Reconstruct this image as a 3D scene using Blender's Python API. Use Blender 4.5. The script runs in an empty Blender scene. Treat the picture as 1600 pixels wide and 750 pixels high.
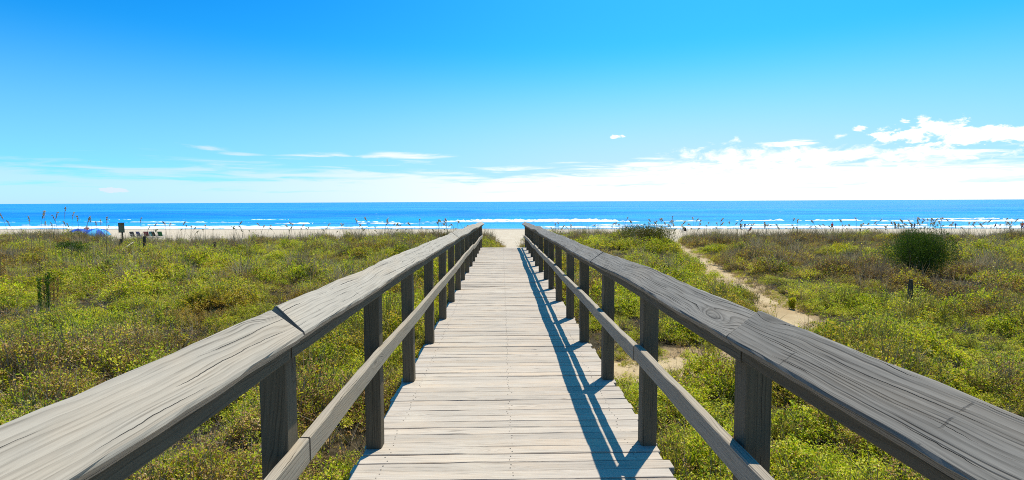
import bpy, bmesh, math, random
from mathutils import Vector, Matrix, noise, Euler
import numpy as np

R = random.Random(11)
sc = bpy.context.scene
C = sc.collection
PI = math.pi

# ------------------------------------------------------------------ camera
F = 850.0                                   # focal length in pixels of a 1600 px wide frame
EYE = Vector((0, 0, 1.4))
pitch, yaw, roll = math.atan(60 / F), 6 / F, math.radians(0.26)
fw = Vector((math.sin(yaw) * math.cos(pitch), math.cos(yaw) * math.cos(pitch), -math.sin(pitch)))
r0 = Vector((math.cos(yaw), -math.sin(yaw), 0))
u0 = r0.cross(fw)
rt = r0 * math.cos(roll) - u0 * math.sin(roll)
up = u0 * math.cos(roll) + r0 * math.sin(roll)
cam_d = bpy.data.cameras.new('camera')
cam = bpy.data.objects.new('camera', cam_d)
C.objects.link(cam)
cam_d.sensor_width = 36
cam_d.lens = 36 * F / 1600
cam_d.clip_start = 0.05
cam_d.clip_end = 120000
M = Matrix((rt, up, -fw)).transposed().to_4x4()
M.translation = EYE
cam.matrix_world = M
sc.camera = cam


def ray(px, py):
    return fw + rt * ((px - 800) / F) + up * ((375 - py) / F)


def at(px, py, Y):
    d = ray(px, py)
    return EYE + d * (Y / d.y)


# ------------------------------------------------------------------ helpers
def tag(o, label=None, cat=None, group=None, kind=None):
    if label: o['label'] = label
    if cat: o['category'] = cat
    if group: o['group'] = group
    if kind: o['kind'] = kind
    return o


def empty(name, loc, parent=None, rot=(0, 0, 0)):
    o = bpy.data.objects.new(name, None)
    o.empty_display_size = 0.2
    o.location = loc
    o.rotation_euler = rot
    o.parent = parent
    C.objects.link(o)
    return o


def link(name, me, parent=None, loc=(0, 0, 0)):
    o = bpy.data.objects.new(name, me)
    o.parent = parent
    o.location = loc
    C.objects.link(o)
    return o


def mesh_of(name, bm, mats, smooth=False):
    me = bpy.data.meshes.new(name)
    bm.normal_update()
    bm.to_mesh(me)
    bm.free()
    for m in (mats if isinstance(mats, (list, tuple)) else [mats]):
        me.materials.append(m)
    if smooth:
        for p in me.polygons: p.use_smooth = True
    return me


def nz(x, y, s=1.0, seed=0.0):
    return noise.noise(Vector((x * s + seed * 17.3, y * s - seed * 9.1, seed * 3.7)))


def sstep(a, b, x):  # also runs downwards when a > b
    t = max(0.0, min(1.0, (x - a) / (b - a)))
    return t * t * (3 - 2 * t)


# ------------------------------------------------------------------ node helper
class NT:
    def __init__(self, nt):
        self.nt = nt
        nt.nodes.clear()

    def n(self, typ, **kw):
        nd = self.nt.nodes.new(typ)
        for k, v in kw.items():
            setattr(nd, k, v)
        return nd

    def put(self, sock, v):
        if hasattr(v, 'is_linked') or isinstance(v, bpy.types.NodeSocket):
            self.nt.links.new(v, sock)
        elif v is not None:
            sock.default_value = v

    def m(self, op, a, b=None, c=None, clamp=False):
        nd = self.n('ShaderNodeMath', operation=op, use_clamp=clamp)
        self.put(nd.inputs[0], a)
        if b is not None: self.put(nd.inputs[1], b)
        if c is not None: self.put(nd.inputs[2], c)
        return nd.outputs[0]

    def ss(self, x, a, b):
        nd = self.n('ShaderNodeMapRange', interpolation_type='SMOOTHSTEP')
        self.put(nd.inputs['Value'], x)
        nd.inputs['From Min'].default_value = a
        nd.inputs['From Max'].default_value = b
        return nd.outputs['Result']

    def xyz(self, x, y, z=0.0):
        nd = self.n('ShaderNodeCombineXYZ')
        for i, v in enumerate((x, y, z)): self.put(nd.inputs[i], v)
        return nd.outputs[0]

    def noise(self, vec, scale=1.0, detail=4.0, rough=0.55, dist=0.0):
        nd = self.n('ShaderNodeTexNoise')
        self.put(nd.inputs['Vector'], vec)
        nd.inputs['Scale'].default_value = scale
        nd.inputs['Detail'].default_value = detail
        nd.inputs['Roughness'].default_value = rough
        nd.inputs['Distortion'].default_value = dist
        return nd.outputs[0]

    def mix(self, f, a, b, blend='MIX'):
        nd = self.n('ShaderNodeMix', data_type='RGBA', blend_type=blend)
        self.put(nd.inputs[0], f)
        for i, v in ((6, a), (7, b)):
            if isinstance(v, tuple) and len(v) == 3: v = (*v, 1)
            self.put(nd.inputs[i], v)
        return nd.outputs[2]

    def ramp(self, f, stops):
        nd = self.n('ShaderNodeValToRGB')
        self.put(nd.inputs[0], f)
        e = nd.color_ramp.elements
        while len(e) < len(stops): e.new(0.5)
        for el, (p, c) in zip(e, stops):
            el.position = p
            el.color = (*c, 1)
        return nd.outputs[0]

    def bump(self, h, strength=0.5, dist=0.01, normal=None):
        nd = self.n('ShaderNodeBump')
        self.put(nd.inputs['Height'], h)
        nd.inputs['Strength'].default_value = strength
        nd.inputs['Distance'].default_value = dist
        if normal is not None: self.put(nd.inputs['Normal'], normal)
        return nd.outputs[0]

    def out(self, shader):
        o = self.n('ShaderNodeOutputMaterial')
        self.nt.links.new(shader, o.inputs['Surface'])

    def principled(self, col, rough=0.7, spec=0.5, normal=None, **kw):
        p = self.n('ShaderNodeBsdfPrincipled')
        if isinstance(col, tuple) and len(col) == 3: col = (*col, 1)
        self.put(p.inputs['Base Color'], col)
        self.put(p.inputs['Roughness'], rough)
        self.put(p.inputs['Specular IOR Level'], spec)
        if normal is not None: self.put(p.inputs['Normal'], normal)
        for k, v in kw.items(): self.put(p.inputs[k], v)
        return p.outputs[0]


def mat(name):
    m = bpy.data.materials.new(name)
    m.use_nodes = True
    return m, NT(m.node_tree)


# ------------------------------------------------------------------ materials
def wood(name, light, dark, lines=95.0, crack=0.35, stain=0.5, rough=0.8, grainamt=0.75, sandy=0.0):
    m, t = mat(name)
    uv = t.n('ShaderNodeUVMap', uv_map='grain').outputs[0]
    sp = t.n('ShaderNodeSeparateXYZ')
    t.nt.links.new(uv, sp.inputs[0])
    u, v = sp.outputs[0], sp.outputs[1]
    tint = t.n('ShaderNodeAttribute', attribute_name='tint').outputs['Fac']
    # knots bend the growth rings round them
    vor = t.n('ShaderNodeTexVoronoi')
    t.put(vor.inputs['Vector'], t.xyz(t.m('MULTIPLY', u, 1.35), t.m('MULTIPLY', v, 7.0)))
    vor.inputs['Scale'].default_value = 1.0
    kd = vor.outputs['Distance']
    kn = t.m('POWER', 2.718, t.m('MULTIPLY', t.m('MULTIPLY', kd, kd), -26.0))
    warp = t.noise(t.xyz(t.m('MULTIPLY', u, 1.1), t.m('MULTIPLY', v, 4.5)), 1.0, 3, 0.5)
    ph = t.m('ADD', t.m('MULTIPLY', v, lines), t.m('ADD', t.m('MULTIPLY', warp, 5.5), t.m('MULTIPLY', kn, 4.0)))
    saw = t.m('FRACT', ph)
    ring = t.m('POWER', saw, 3.0)                                  # slow rise, sudden fall: late wood line
    fine = t.noise(t.xyz(t.m('MULTIPLY', u, 5.0), t.m('MULTIPLY', v, 220.0)), 1.0, 4, 0.65)
    mid = t.noise(t.xyz(t.m('MULTIPLY', u, 1.6), t.m('MULTIPLY', v, 34.0)), 1.0, 5, 0.6)
    big = t.noise(t.xyz(t.m('MULTIPLY', u, 1.3), t.m('MULTIPLY', v, 5.0), 3.0), 1.0, 4, 0.6)
    # drying cracks: thin lines along the grain, each with its own start and end
    p2 = t.m('ADD', t.m('MULTIPLY', v, 27.0), t.m('ADD', t.m('MULTIPLY', warp, 1.8), t.m('MULTIPLY', kn, 1.3)))
    li = t.m('FLOOR', p2)
    cmask = t.ss(t.noise(t.xyz(t.m('MULTIPLY', u, 2.3), t.m('MULTIPLY', li, 7.31), 9.0), 1.0, 3, 0.55), 0.66 - 0.16 * crack, 0.78 - 0.16 * crack)
    jag = t.m('MULTIPLY', t.m('SUBTRACT', t.noise(t.xyz(t.m('MULTIPLY', u, 16.0), t.m('MULTIPLY', li, 3.1)), 1.0, 3, 0.6), 0.5), 0.22)
    off = t.m('ABSOLUTE', t.m('SUBTRACT', t.m('ADD', t.m('FRACT', p2), jag), 0.5))
    wdt = t.m('MULTIPLY', cmask, 0.033)
    ck = t.m('SUBTRACT', 1.0, t.m('DIVIDE', off, t.m('ADD', wdt, 0.0005)), clamp=True)
    ck = t.m('MULTIPLY', t.m('POWER', ck, 0.5), t.ss(cmask, 0.02, 0.15))
    # raised grain: finer dark lines that come and go
    p3 = t.m('ADD', t.m('MULTIPLY', v, lines * 1.9), t.m('ADD', t.m('MULTIPLY', warp, 9.0), t.m('MULTIPLY', kn, 6.0)))
    l3 = t.m('FLOOR', p3)
    gm = t.ss(t.noise(t.xyz(t.m('MULTIPLY', u, 2.2), t.m('MULTIPLY', l3, 5.17), 4.0), 1.0, 3, 0.6), 0.44, 0.66)
    gl = t.m('MULTIPLY', t.m('SUBTRACT', 1.0, t.ss(t.m('ABSOLUTE', t.m('SUBTRACT', t.m('FRACT', p3), 0.5)), 0.05, 0.28)), gm)
    # growth-ring texture fades in and out along the board
    fade = t.ss(big, 0.34, 0.62)
    g = t.m('ADD', t.m('MULTIPLY', t.m('MULTIPLY', ring, t.m('ADD', 0.30, t.m('MULTIPLY', fade, 0.7))), 0.5),
            t.m('ADD', t.m('MULTIPLY', gl, 0.62), t.m('ADD', t.m('MULTIPLY', t.m('SUBTRACT', fine, 0.5), 1.1), t.m('MULTIPLY', t.m('SUBTRACT', mid, 0.5), 0.7))))
    g = t.m('MULTIPLY', t.m('ADD', g, 0.20), grainamt, clamp=True)
    col = t.mix(g, light, dark)
    warmc = tuple(c * k for c, k in zip(light, (1.12, 1.0, 0.86)))
    col = t.mix(t.m('MULTIPLY', t.ss(big, 0.42, 0.75), stain), col, warmc)
    hole = t.m('MULTIPLY', t.ss(kd, 0.10, 0.04), 0.0)
    core = t.m('SUBTRACT', 1.0, t.ss(kd, 0.03, 0.075))
    # short checks and saw nicks across the grain
    cu = t.m('ADD', t.m('MULTIPLY', u, 2.1), t.m('MULTIPLY', t.noise(t.xyz(0.0, t.m('MULTIPLY', v, 70.0), 2.0), 1.0, 3, 0.6), 0.03))
    nick = t.m('SUBTRACT', 1.0, t.ss(t.m('ABSOLUTE', t.m('SUBTRACT', t.m('FRACT', cu), 0.5)), 0.003, 0.008))
    nick = t.m('MULTIPLY', nick, t.ss(t.noise(t.xyz(t.m('MULTIPLY', t.m('FLOOR', cu), 3.7), t.m('MULTIPLY', v, 15.0), 5.0), 1.0, 1, 0.5), 0.60, 0.66))
    ck = t.m('MAXIMUM', ck, t.m('MULTIPLY', nick, 0.35 if crack > 1 else 0.0))
    col = t.mix(t.m('MULTIPLY', core, 0.4), col, dark)
    if sandy > 0:
        ps = t.n('ShaderNodeNewGeometry').outputs['Position']
        sn = t.ss(t.noise(ps, 2.3, 5, 0.65), 0.5, 0.72)
        col = t.mix(t.m('MULTIPLY', sn, sandy), col, (0.52, 0.45, 0.36))
        sp2 = t.ss(t.noise(ps, 160.0, 2, 0.5), 0.62, 0.72)
        col = t.mix(t.m('MULTIPLY', sp2, sandy), col, (0.60, 0.53, 0.43))
    col = t.mix(ck, col, (0.012, 0.011, 0.010))
    col = t.mix(1.0, col, t.xyz(tint, tint, tint), 'MULTIPLY')
    h = t.m('SUBTRACT', t.m('MULTIPLY', t.m('ADD', t.m('MULTIPLY', gl, .6), t.m('ADD', t.m('MULTIPLY', ring, .25), t.m('MULTIPLY', mid, .7))), -0.5), t.m('MULTIPLY', ck, 1.8))
    nrm = t.bump(h, 0.6, 0.0035)
    t.out(t.principled(col, rough, 0.12, nrm))
    return m


W_CAP = wood('weathered_rail_wood', (0.385, 0.342, 0.285), (0.085, 0.074, 0.060), 62.0, 1.25, 0.5)
W_CAPR = wood('shaded_grey_rail_wood', (0.27, 0.247, 0.215), (0.032, 0.028, 0.024), 66.0, 1.25, 0.3, grainamt=1.0)  # right cap: greyer wood, its turn from the sun painted in as darker colour
W_POST = wood('post_wood', (0.15, 0.125, 0.087), (0.05, 0.04, 0.027), 50.0, 0.6, 0.4)
W_MID = wood('mid_rail_wood', (0.385, 0.335, 0.265), (0.11, 0.093, 0.073), 70.0, 0.9, 0.5)
W_DECK = wood('deck_plank_wood', (0.475, 0.415, 0.35), (0.16, 0.137, 0.113), 52.0, 0.9, 0.6, 0.85, 0.68, sandy=0.4)


def simple(name, col, rough=0.7, spec=0.4, var=0.25, scale=8.0):
    m, t = mat(name)
    ps = t.n('ShaderNodeTexCoord').outputs['Object']
    n = t.noise(ps, scale, 4, 0.6)
    lo = tuple(c * (1 - var) for c in col)
    hi = tuple(min(1, c * (1 + var)) for c in col)
    t.out(t.principled(t.mix(n, lo, hi), rough, spec))
    return m


def leafmat(name, stops, brown, patch=(0.50, 0.66), transl=0.38, pscale=0.35, brownamt=0.85, yellow=0.0, tcol=(1.5, 1.5, 0.6)):
    m, t = mat(name)
    geo = t.n('ShaderNodeNewGeometry')
    oi = t.n('ShaderNodeObjectInfo').outputs['Random']
    ps = geo.outputs['Position']
    r = t.m('FRACT', t.m('ADD', geo.outputs['Random Per Island'], t.m('MULTIPLY', oi, 3.7)))
    # whole plants lean darker or lighter
    rr = t.m('ADD', t.m('MULTIPLY', r, 0.58), t.m('MULTIPLY', oi, 0.42))
    col = t.ramp(rr, stops)
    pn = t.noise(ps, pscale, 5, 0.62)
    pn2 = t.m('ADD', pn, t.m('MULTIPLY', t.m('SUBTRACT', r, 0.5), 0.16))
    col = t.mix(t.m('MULTIPLY', t.ss(pn2, *patch), brownamt), col, brown)
    if yellow > 0:
        yn = t.m('ADD', t.noise(t.xyz(0, 0, 0) if False else ps, 0.8, 3, 0.6), t.m('MULTIPLY', t.m('SUBTRACT', r, 0.5), 0.25))
        col = t.mix(t.m('MULTIPLY', t.ss(yn, 0.56, 0.70), yellow), col, (0.50, 0.41, 0.014))
    pr = t.principled(col, 0.5, 0.18)
    tr = t.n('ShaderNodeBsdfTranslucent')
    t.put(tr.inputs[0], t.mix(1.0, col, tcol, 'MULTIPLY'))
    mx = t.n('ShaderNodeMixShader')
    mx.inputs[0].default_value = transl
    t.nt.links.new(pr, mx.inputs[1])
    t.nt.links.new(tr.outputs[0], mx.inputs[2])
    t.out(mx.outputs[0])
    return m


GREENS = [(0.0, (0.022, 0.034, 0.005)), (0.16, (0.085, 0.125, 0.010)), (0.36, (0.29, 0.37, 0.020)),
          (0.66, (0.55, 0.58, 0.034)), (0.90, (0.72, 0.62, 0.08)), (1.0, (0.85, 0.78, 0.46))]
BROWNS = [(0.0, (0.05, 0.034, 0.016)), (0.4, (0.31, 0.18, 0.07)), (0.75, (0.52, 0.33, 0.13)), (1.0, (0.74, 0.60, 0.36))]
L_GREEN = leafmat('ground_cover_leaf', GREENS, (0.40, 0.23, 0.07), yellow=0.40)
L_BROWN = leafmat('dry_ground_cover_leaf', BROWNS, (0.08, 0.05, 0.025), transl=0.3)
L_FLOWER = leafmat('yellow_flower', [(0.0, (0.45, 0.33, 0.01)), (1.0, (0.62, 0.50, 0.02))], (0.3, 0.2, 0.02), transl=0.4)
L_DARK = leafmat('dark_bush_leaf', [(0.0, (0.016, 0.035, 0.007)), (0.5, (0.06, 0.12, 0.012)), (1.0, (0.15, 0.23, 0.02))],
                 (0.05, 0.06, 0.02), brownamt=0.3, transl=0.3)
L_GRASS = leafmat('dune_grass_blade', [(0.0, (0.05, 0.06, 0.015)), (0.4, (0.13, 0.14, 0.03)), (0.75, (0.24, 0.2, 0.075)), (1.0, (0.36, 0.29, 0.15))],
                  (0.2, 0.14, 0.06), transl=0.4)
L_TWIG = simple('dead_twig', (0.30, 0.25, 0.19), 0.8, 0.2, 0.4)
M_OAT = leafmat('sea_oat_seed', [(0.0, (0.40, 0.35, 0.22)), (0.5, (0.62, 0.56, 0.38)), (1.0, (0.80, 0.75, 0.58))], (0.50, 0.44, 0.28),
                transl=0.45, tcol=(1, 1, 1))
M_STEM = simple('sea_oat_stem', (0.24, 0.19, 0.09), 0.8, 0.2)


def ground_mat():
    m, t = mat('dune_soil')
    ps = t.n('ShaderNodeNewGeometry').outputs['Position']
    sp = t.n('ShaderNodeSeparateXYZ')
    t.nt.links.new(ps, sp.inputs[0])
    n1 = t.noise(ps, 1.4, 6, 0.65)
    n2 = t.noise(ps, 40.0, 4, 0.7)
    col = t.mix(t.ss(n1, 0.42, 0.66), (0.020, 0.016, 0.008), (0.065, 0.050, 0.028))
    col = t.mix(t.ss(n2, 0.45, 0.75), col, (0.10, 0.08, 0.045))
    sa = t.n('ShaderNodeAttribute', attribute_name='sandy').outputs['Fac']
    sa = t.ss(t.m('ADD', sa, t.m('MULTIPLY', t.m('SUBTRACT', t.noise(ps, 5.0, 5, 0.7), 0.5), 1.1)), 0.30, 0.75)
    col = t.mix(sa, col, (0.34, 0.245, 0.135))
    t.out(t.principled(col, 0.95, 0.1, t.bump(n2, 0.8, 0.03)))
    return m


def sand_mat(name, a, b, wet=False):
    m, t = mat(name)
    ps = t.n('ShaderNodeNewGeometry').outputs['Position']
    n1 = t.noise(ps, 0.9, 6, 0.62)
    n2 = t.noise(ps, 22.0, 5, 0.7)
    n3 = t.noise(ps, 3.2, 3, 0.6)
    col = t.mix(t.ss(n1, 0.35, 0.68), a, b)
    col = t.mix(t.m('MULTIPLY', t.ss(n2, 0.55, 0.75), 0.45), col, tuple(c * 0.6 for c in a))
    rough = 0.95
    if wet:
        at_ = t.n('ShaderNodeAttribute', attribute_name='wet').outputs['Fac']
        wn = t.ss(t.m('ADD', at_, t.m('MULTIPLY', t.m('SUBTRACT', t.noise(ps, 0.06, 4, 0.6), 0.5), 0.7)), 0.40, 0.62)
        col = t.mix(wn, col, tuple(c * 0.72 for c in a))
        rough = t.m('SUBTRACT', 0.95, t.m('MULTIPLY', wn, 0.5))
    h = t.m('ADD', t.m('MULTIPLY', n2, 0.3), n3)
    t.out(t.principled(col, rough, 0.2, t.bump(h, 0.55, 0.06)))
    return m


M_GROUND = ground_mat()
M_PATH = sand_mat('path_sand', (0.33, 0.235, 0.125), (0.47, 0.36, 0.21))
M_BEACH = sand_mat('beach_sand', (0.42, 0.345, 0.25), (0.52, 0.44, 0.335), wet=True)


def water_mat():
    m, t = mat('sea_water')
    geo = t.n('ShaderNodeNewGeometry')
    sp = t.n('ShaderNodeSeparateXYZ')
    t.nt.links.new(geo.outputs['Position'], sp.inputs[0])
    x, y = sp.outputs[0], sp.outputs[1]
    # chop whose grain is long along the shore
    a = t.noise(t.xyz(t.m('MULTIPLY', x, 0.05), t.m('MULTIPLY', y, 0.16)), 1.0, 6, 0.62, 0.6)
    b = t.noise(t.xyz(t.m('MULTIPLY', x, 0.5), t.m('MULTIPLY', y, 0.9)), 1.0, 3, 0.6, 0.3)
    # broad bands of wind and depth
    c = t.noise(t.xyz(t.m('MULTIPLY', x, 0.0016), t.m('MULTIPLY', y, 0.006), 4.0), 1.0, 5, 0.6)
    d = t.noise(t.xyz(t.m('MULTIPLY', x, 0.012), t.m('MULTIPLY', y, 0.05), 2.0), 1.0, 4, 0.62)
    deep, lite = (0.0, 0.185, 0.62), (0.01, 0.31, 0.78)
    col = t.mix(t.ss(c, 0.34, 0.66), deep, lite)
    col = t.mix(t.m('MULTIPLY', t.ss(d, 0.42, 0.66), 0.7), col, (0.0, 0.11, 0.43))
    near = t.m('SUBTRACT', 1.0, t.ss(t.m('ADD', y, t.m('MULTIPLY', d, 40.0)), 190.0, 300.0))
    col = t.mix(t.m('MULTIPLY', near, 0.7), col, (0.05, 0.40, 0.62))
    # white flecks
    fl = t.noise(t.xyz(t.m('MULTIPLY', x, 0.11), t.m('MULTIPLY', y, 0.26), 8.0), 1.0, 5, 0.7, 0.5)
    fl = t.m('MULTIPLY', t.ss(fl, 0.66, 0.74), t.m('SUBTRACT', 1.0, t.ss(y, 300.0, 1500.0)))
    col = t.mix(t.m('MULTIPLY', fl, 0.6), col, (0.6, 0.68, 0.72))
    h = t.m('ADD', t.m('MULTIPLY', a, 1.6), t.m('MULTIPLY', b, 0.45))
    t.out(t.principled(col, 0.34, 0.25, t.bump(h, 0.45, 0.8)))
    return m


M_WATER = water_mat()


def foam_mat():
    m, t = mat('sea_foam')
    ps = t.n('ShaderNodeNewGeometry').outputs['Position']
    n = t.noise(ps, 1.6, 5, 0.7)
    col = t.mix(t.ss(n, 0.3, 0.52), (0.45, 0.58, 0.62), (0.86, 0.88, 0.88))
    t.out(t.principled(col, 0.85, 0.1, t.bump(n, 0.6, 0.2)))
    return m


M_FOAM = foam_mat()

# ------------------------------------------------------------------ terrain
PATH = [(9.3, 31.0), (8.5, 27.5), (7.8, 24.5), (7.1, 20.5), (6.35, 17.0), (5.75, 13.6), (5.25, 11.2), (5.15, 9.6), (4.75, 8.3), (3.7, 7.35),
        (2.5, 6.95), (1.2, 6.7), (-0.3, 6.6)]
ACCESS = [(0.05, 17.6), (0.0, 20.0), (0.05, 24.0), (0.15, 29.0), (0.1, 36.0)]


def poly_dist(x, y, pts):
    best = 1e9
    for (ax, ay), (bx, by) in zip(pts, pts[1:]):
        dx, dy = bx - ax, by - ay
        s = max(0, min(1, ((x - ax) * dx + (y - ay) * dy) / (dx * dx + dy * dy)))
        best = min(best, math.hypot(x - ax - s * dx, y - ay - s * dy))
    return best


def smooth(pts, k=5):
    fine = []
    for (ax, ay), (bx_, by) in zip(pts, pts[1:]):
        n = max(2, int(math.hypot(bx_ - ax, by - ay) / 0.5))
        fine += [(ax + (bx_ - ax) * i / n, ay + (by - ay) * i / n) for i in range(n)]
    fine.append(pts[-1])
    for _ in range(k):
        fine = [fine[0]] + [((a[0] + b[0] * 2 + c[0]) / 4, (a[1] + b[1] * 2 + c[1]) / 4) for a, b, c in zip(fine, fine[1:], fine[2:])] + [fine[-1]]
    return fine


PATH = smooth(PATH)


def beach_z(x, y):
    return -2.8 - 0.04 * (y + 0.089 * x * sstep(60, 180, y) - 62) + 0.05 * nz(x, y, 0.08, 5)


def dune_z(x, y):
    z = -0.70 + 0.10 * nz(x, y, 0.22, 1) + 0.07 * nz(x, y, 0.6, 2)
    crest = sstep(14, 27, y)
    side = -0.20 * math.exp(-((x + 16.5) / 5.5) ** 2) + 0.10 * sstep(-17, -26, x) - 0.10 * sstep(7, 12, x)
    z += crest * (-0.02 + side + 0.12 * nz(x, y, 0.16, 3))
    z += 0.30 * math.exp(-(((x - 5.3) / 1.3) ** 2 + ((y - 22.5) / 1.6) ** 2))
    return z


def ground_z(x, y):
    b = beach_z(x, y)
    if y > 42: return b
    k = sstep(28.5 + 1.2 * nz(x, 0, 0.3, 7), 36, y)
    z = dune_z(x, y) * (1 - k) + b * k
    if y > 16:
        d = poly_dist(x, y, ACCESS)
        c = (1 - sstep(0.45, 1.15, d)) * sstep(17.5, 20.5, y)
        if c > 0:
            zz = min(z, -0.75 - 0.105 * (y - 18))
            zz = max(zz, b)
            z = z * (1 - c) + zz * c
    if y < 32:
        d = poly_dist(x, y, PATH)
        z -= 0.07 * (1 - sstep(0.3, 0.8, d))
    return z


def grid(name, xs, ys, zf, m, smooth=True, attr=None):
    nx, ny = len(xs), len(ys)
    v = [(x, y, zf(x, y)) for y in ys for x in xs]
    f = [(j * nx + i, j * nx + i + 1, (j + 1) * nx + i + 1, (j + 1) * nx + i) for j in range(ny - 1) for i in range(nx - 1)]
    me = bpy.data.meshes.new(name)
    me.from_pydata(v, [], f)
    me.materials.append(m)
    me.polygons.foreach_set('use_smooth', [smooth] * len(f))
    if attr:
        a = me.attributes.new(attr[0], 'FLOAT', 'POINT')
        a.data.foreach_set('value', [attr[1](x, y) for x, y, z in v])
    o = link(name, me)
    return tag(o, kind='structure')


def lin(a, b, n): return [a + (b - a) * i / (n - 1) for i in range(n)]


def shore(x): return 182 - 0.089 * x


grid('ground', lin(-60, 60, 401), lin(-8, 42, 201), ground_z, M_GROUND, attr=('sandy', lambda x, y: 1 - sstep(0.35, 1.0, poly_dist(x, y, PATH)) if -2 < x < 11 and y > 5 else 0.0))
bx = lin(-420, 420, 141)
grid('beach', bx, [42 + 0.002 + i * 2.0 for i in range(100)], lambda x, y: ground_z(x, y), M_BEACH, attr=('wet', lambda x, y: sstep(-60, 5, y - shore(x))))
# sand blown over the back of the dune ridge, between the plants and the beach
grid('dune_foot_sand', lin(-60, 60, 161), lin(30.6, 42.3, 36),
     lambda x, y: ground_z(x, y) + 0.02 * sstep(30.6, 32.5, y + 1.0 * nz(x, 0, 0.4, 9)) - 0.012, M_BEACH, attr=('wet', lambda x, y: 0))


def ribbon(name, pts, width, m, lift):
    """a sand path laid along a polyline, following the ground"""
    fine = []
    for (ax, ay), (bx_, by) in zip(pts, pts[1:]):
        n = max(2, int(math.hypot(bx_ - ax, by - ay) / 0.2))
        fine += [(ax + (bx_ - ax) * i / n, ay + (by - ay) * i / n) for i in range(n)]
    fine.append(pts[-1])
    for _ in range(2):
        fine = [fine[0]] + [((a[0] + b[0] * 2 + c[0]) / 4, (a[1] + b[1] * 2 + c[1]) / 4) for a, b, c in zip(fine, fine[1:], fine[2:])] + [fine[-1]]
    v, f = [], []
    K = 12
    for i, (x, y) in enumerate(fine):
        p, q = fine[max(0, i - 1)], fine[min(len(fine) - 1, i + 1)]
        dx, dy = q[0] - p[0], q[1] - p[1]
        l = math.hypot(dx, dy) or 1
        nx_, ny_ = -dy / l, dx / l
        for k in range(K + 1):
            s = -1 + 2 * k / K
            wdt = width * (1 + 0.35 * nz(x + 3 * (s > 0), y, 0.8, 12))
            X, Y = x + nx_ * s * wdt, y + ny_ * s * wdt
            edge = 1 - abs(s) ** 6
            v.append((X, Y, ground_z(X, Y) + (lift + 0.02 * nz(X, Y, 3, 4)) * edge - 0.02 * (1 - edge)))
    for i in range(len(fine) - 1):
        for k in range(K):
            a = i * (K + 1) + k
            f.append((a, a + 1, a + K + 2, a + K + 1))
    me = bpy.data.meshes.new(name)
    me.from_pydata(v, [], f)
    me.materials.append(m)
    me.polygons.foreach_set('use_smooth', [True] * len(f))
    return tag(link(name, me), kind='structure')


ribbon('sand_path', PATH, 0.50, M_PATH, 0.03)
ribbon('beach_access_path', ACCESS, 1.0, M_BEACH, 0.03)

# ------------------------------------------------------------------ sea
SEA = -7.6


def sea_z(x, y):
    yy = y + 0.089 * x
    a = sstep(165, 230, yy) * (1 - sstep(500, 640, yy))
    ph = yy / 21.0 * 2 * PI / 1.0 + 1.6 * nz(x, y, 0.006, 21) * 3
    w = math.sin(ph)
    w = (max(0, w) ** 2) * 1.0 - 0.2
    return SEA + a * (0.62 * w * (0.55 + 0.6 * nz(x, y, 0.012, 22)) + 0.12 * nz(x, y, 0.12, 23))


grid('water', lin(-900, 900, 181), [140 + i * 1.6 for i in range(330)], lambda x, y: sea_z(x, y) if y < 640 else SEA, M_WATER)
me = bpy.data.meshes.new('open_water')
YN = 140 + 329 * 1.6
me.from_pydata([(-90000, YN, SEA), (90000, YN, SEA), (90000, 90000, SEA), (-90000, 90000, SEA),
                (-9000, 100, SEA - .3), (-900, 100, SEA - .3), (-900, YN, SEA - .02), (-9000, YN, SEA - .02),
                (900, 100, SEA - .3), (9000, 100, SEA - .3), (9000, YN, SEA - .02), (900, YN, SEA - .02)], [], [(0, 1, 2, 3), (4, 5, 6, 7), (8, 9, 10, 11)])
me.materials.append(M_WATER)
tag(link('open_water', me), kind='structure')


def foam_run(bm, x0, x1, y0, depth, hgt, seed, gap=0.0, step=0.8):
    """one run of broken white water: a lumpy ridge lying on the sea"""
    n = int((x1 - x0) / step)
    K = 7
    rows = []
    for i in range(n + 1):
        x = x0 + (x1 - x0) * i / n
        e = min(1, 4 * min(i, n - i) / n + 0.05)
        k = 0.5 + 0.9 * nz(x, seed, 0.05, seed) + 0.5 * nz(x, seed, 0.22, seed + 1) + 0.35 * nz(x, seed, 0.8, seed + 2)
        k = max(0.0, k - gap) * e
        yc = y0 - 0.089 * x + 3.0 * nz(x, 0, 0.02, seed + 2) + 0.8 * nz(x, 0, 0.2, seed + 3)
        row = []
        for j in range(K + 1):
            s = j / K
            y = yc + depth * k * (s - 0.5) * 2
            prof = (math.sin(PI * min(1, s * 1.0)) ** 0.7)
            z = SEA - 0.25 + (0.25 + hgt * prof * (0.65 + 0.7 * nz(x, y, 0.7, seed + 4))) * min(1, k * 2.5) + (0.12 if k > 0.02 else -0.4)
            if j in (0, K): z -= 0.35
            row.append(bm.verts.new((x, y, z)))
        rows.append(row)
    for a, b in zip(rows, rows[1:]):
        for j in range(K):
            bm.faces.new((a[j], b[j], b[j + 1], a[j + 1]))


bm = bmesh.new()
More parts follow.
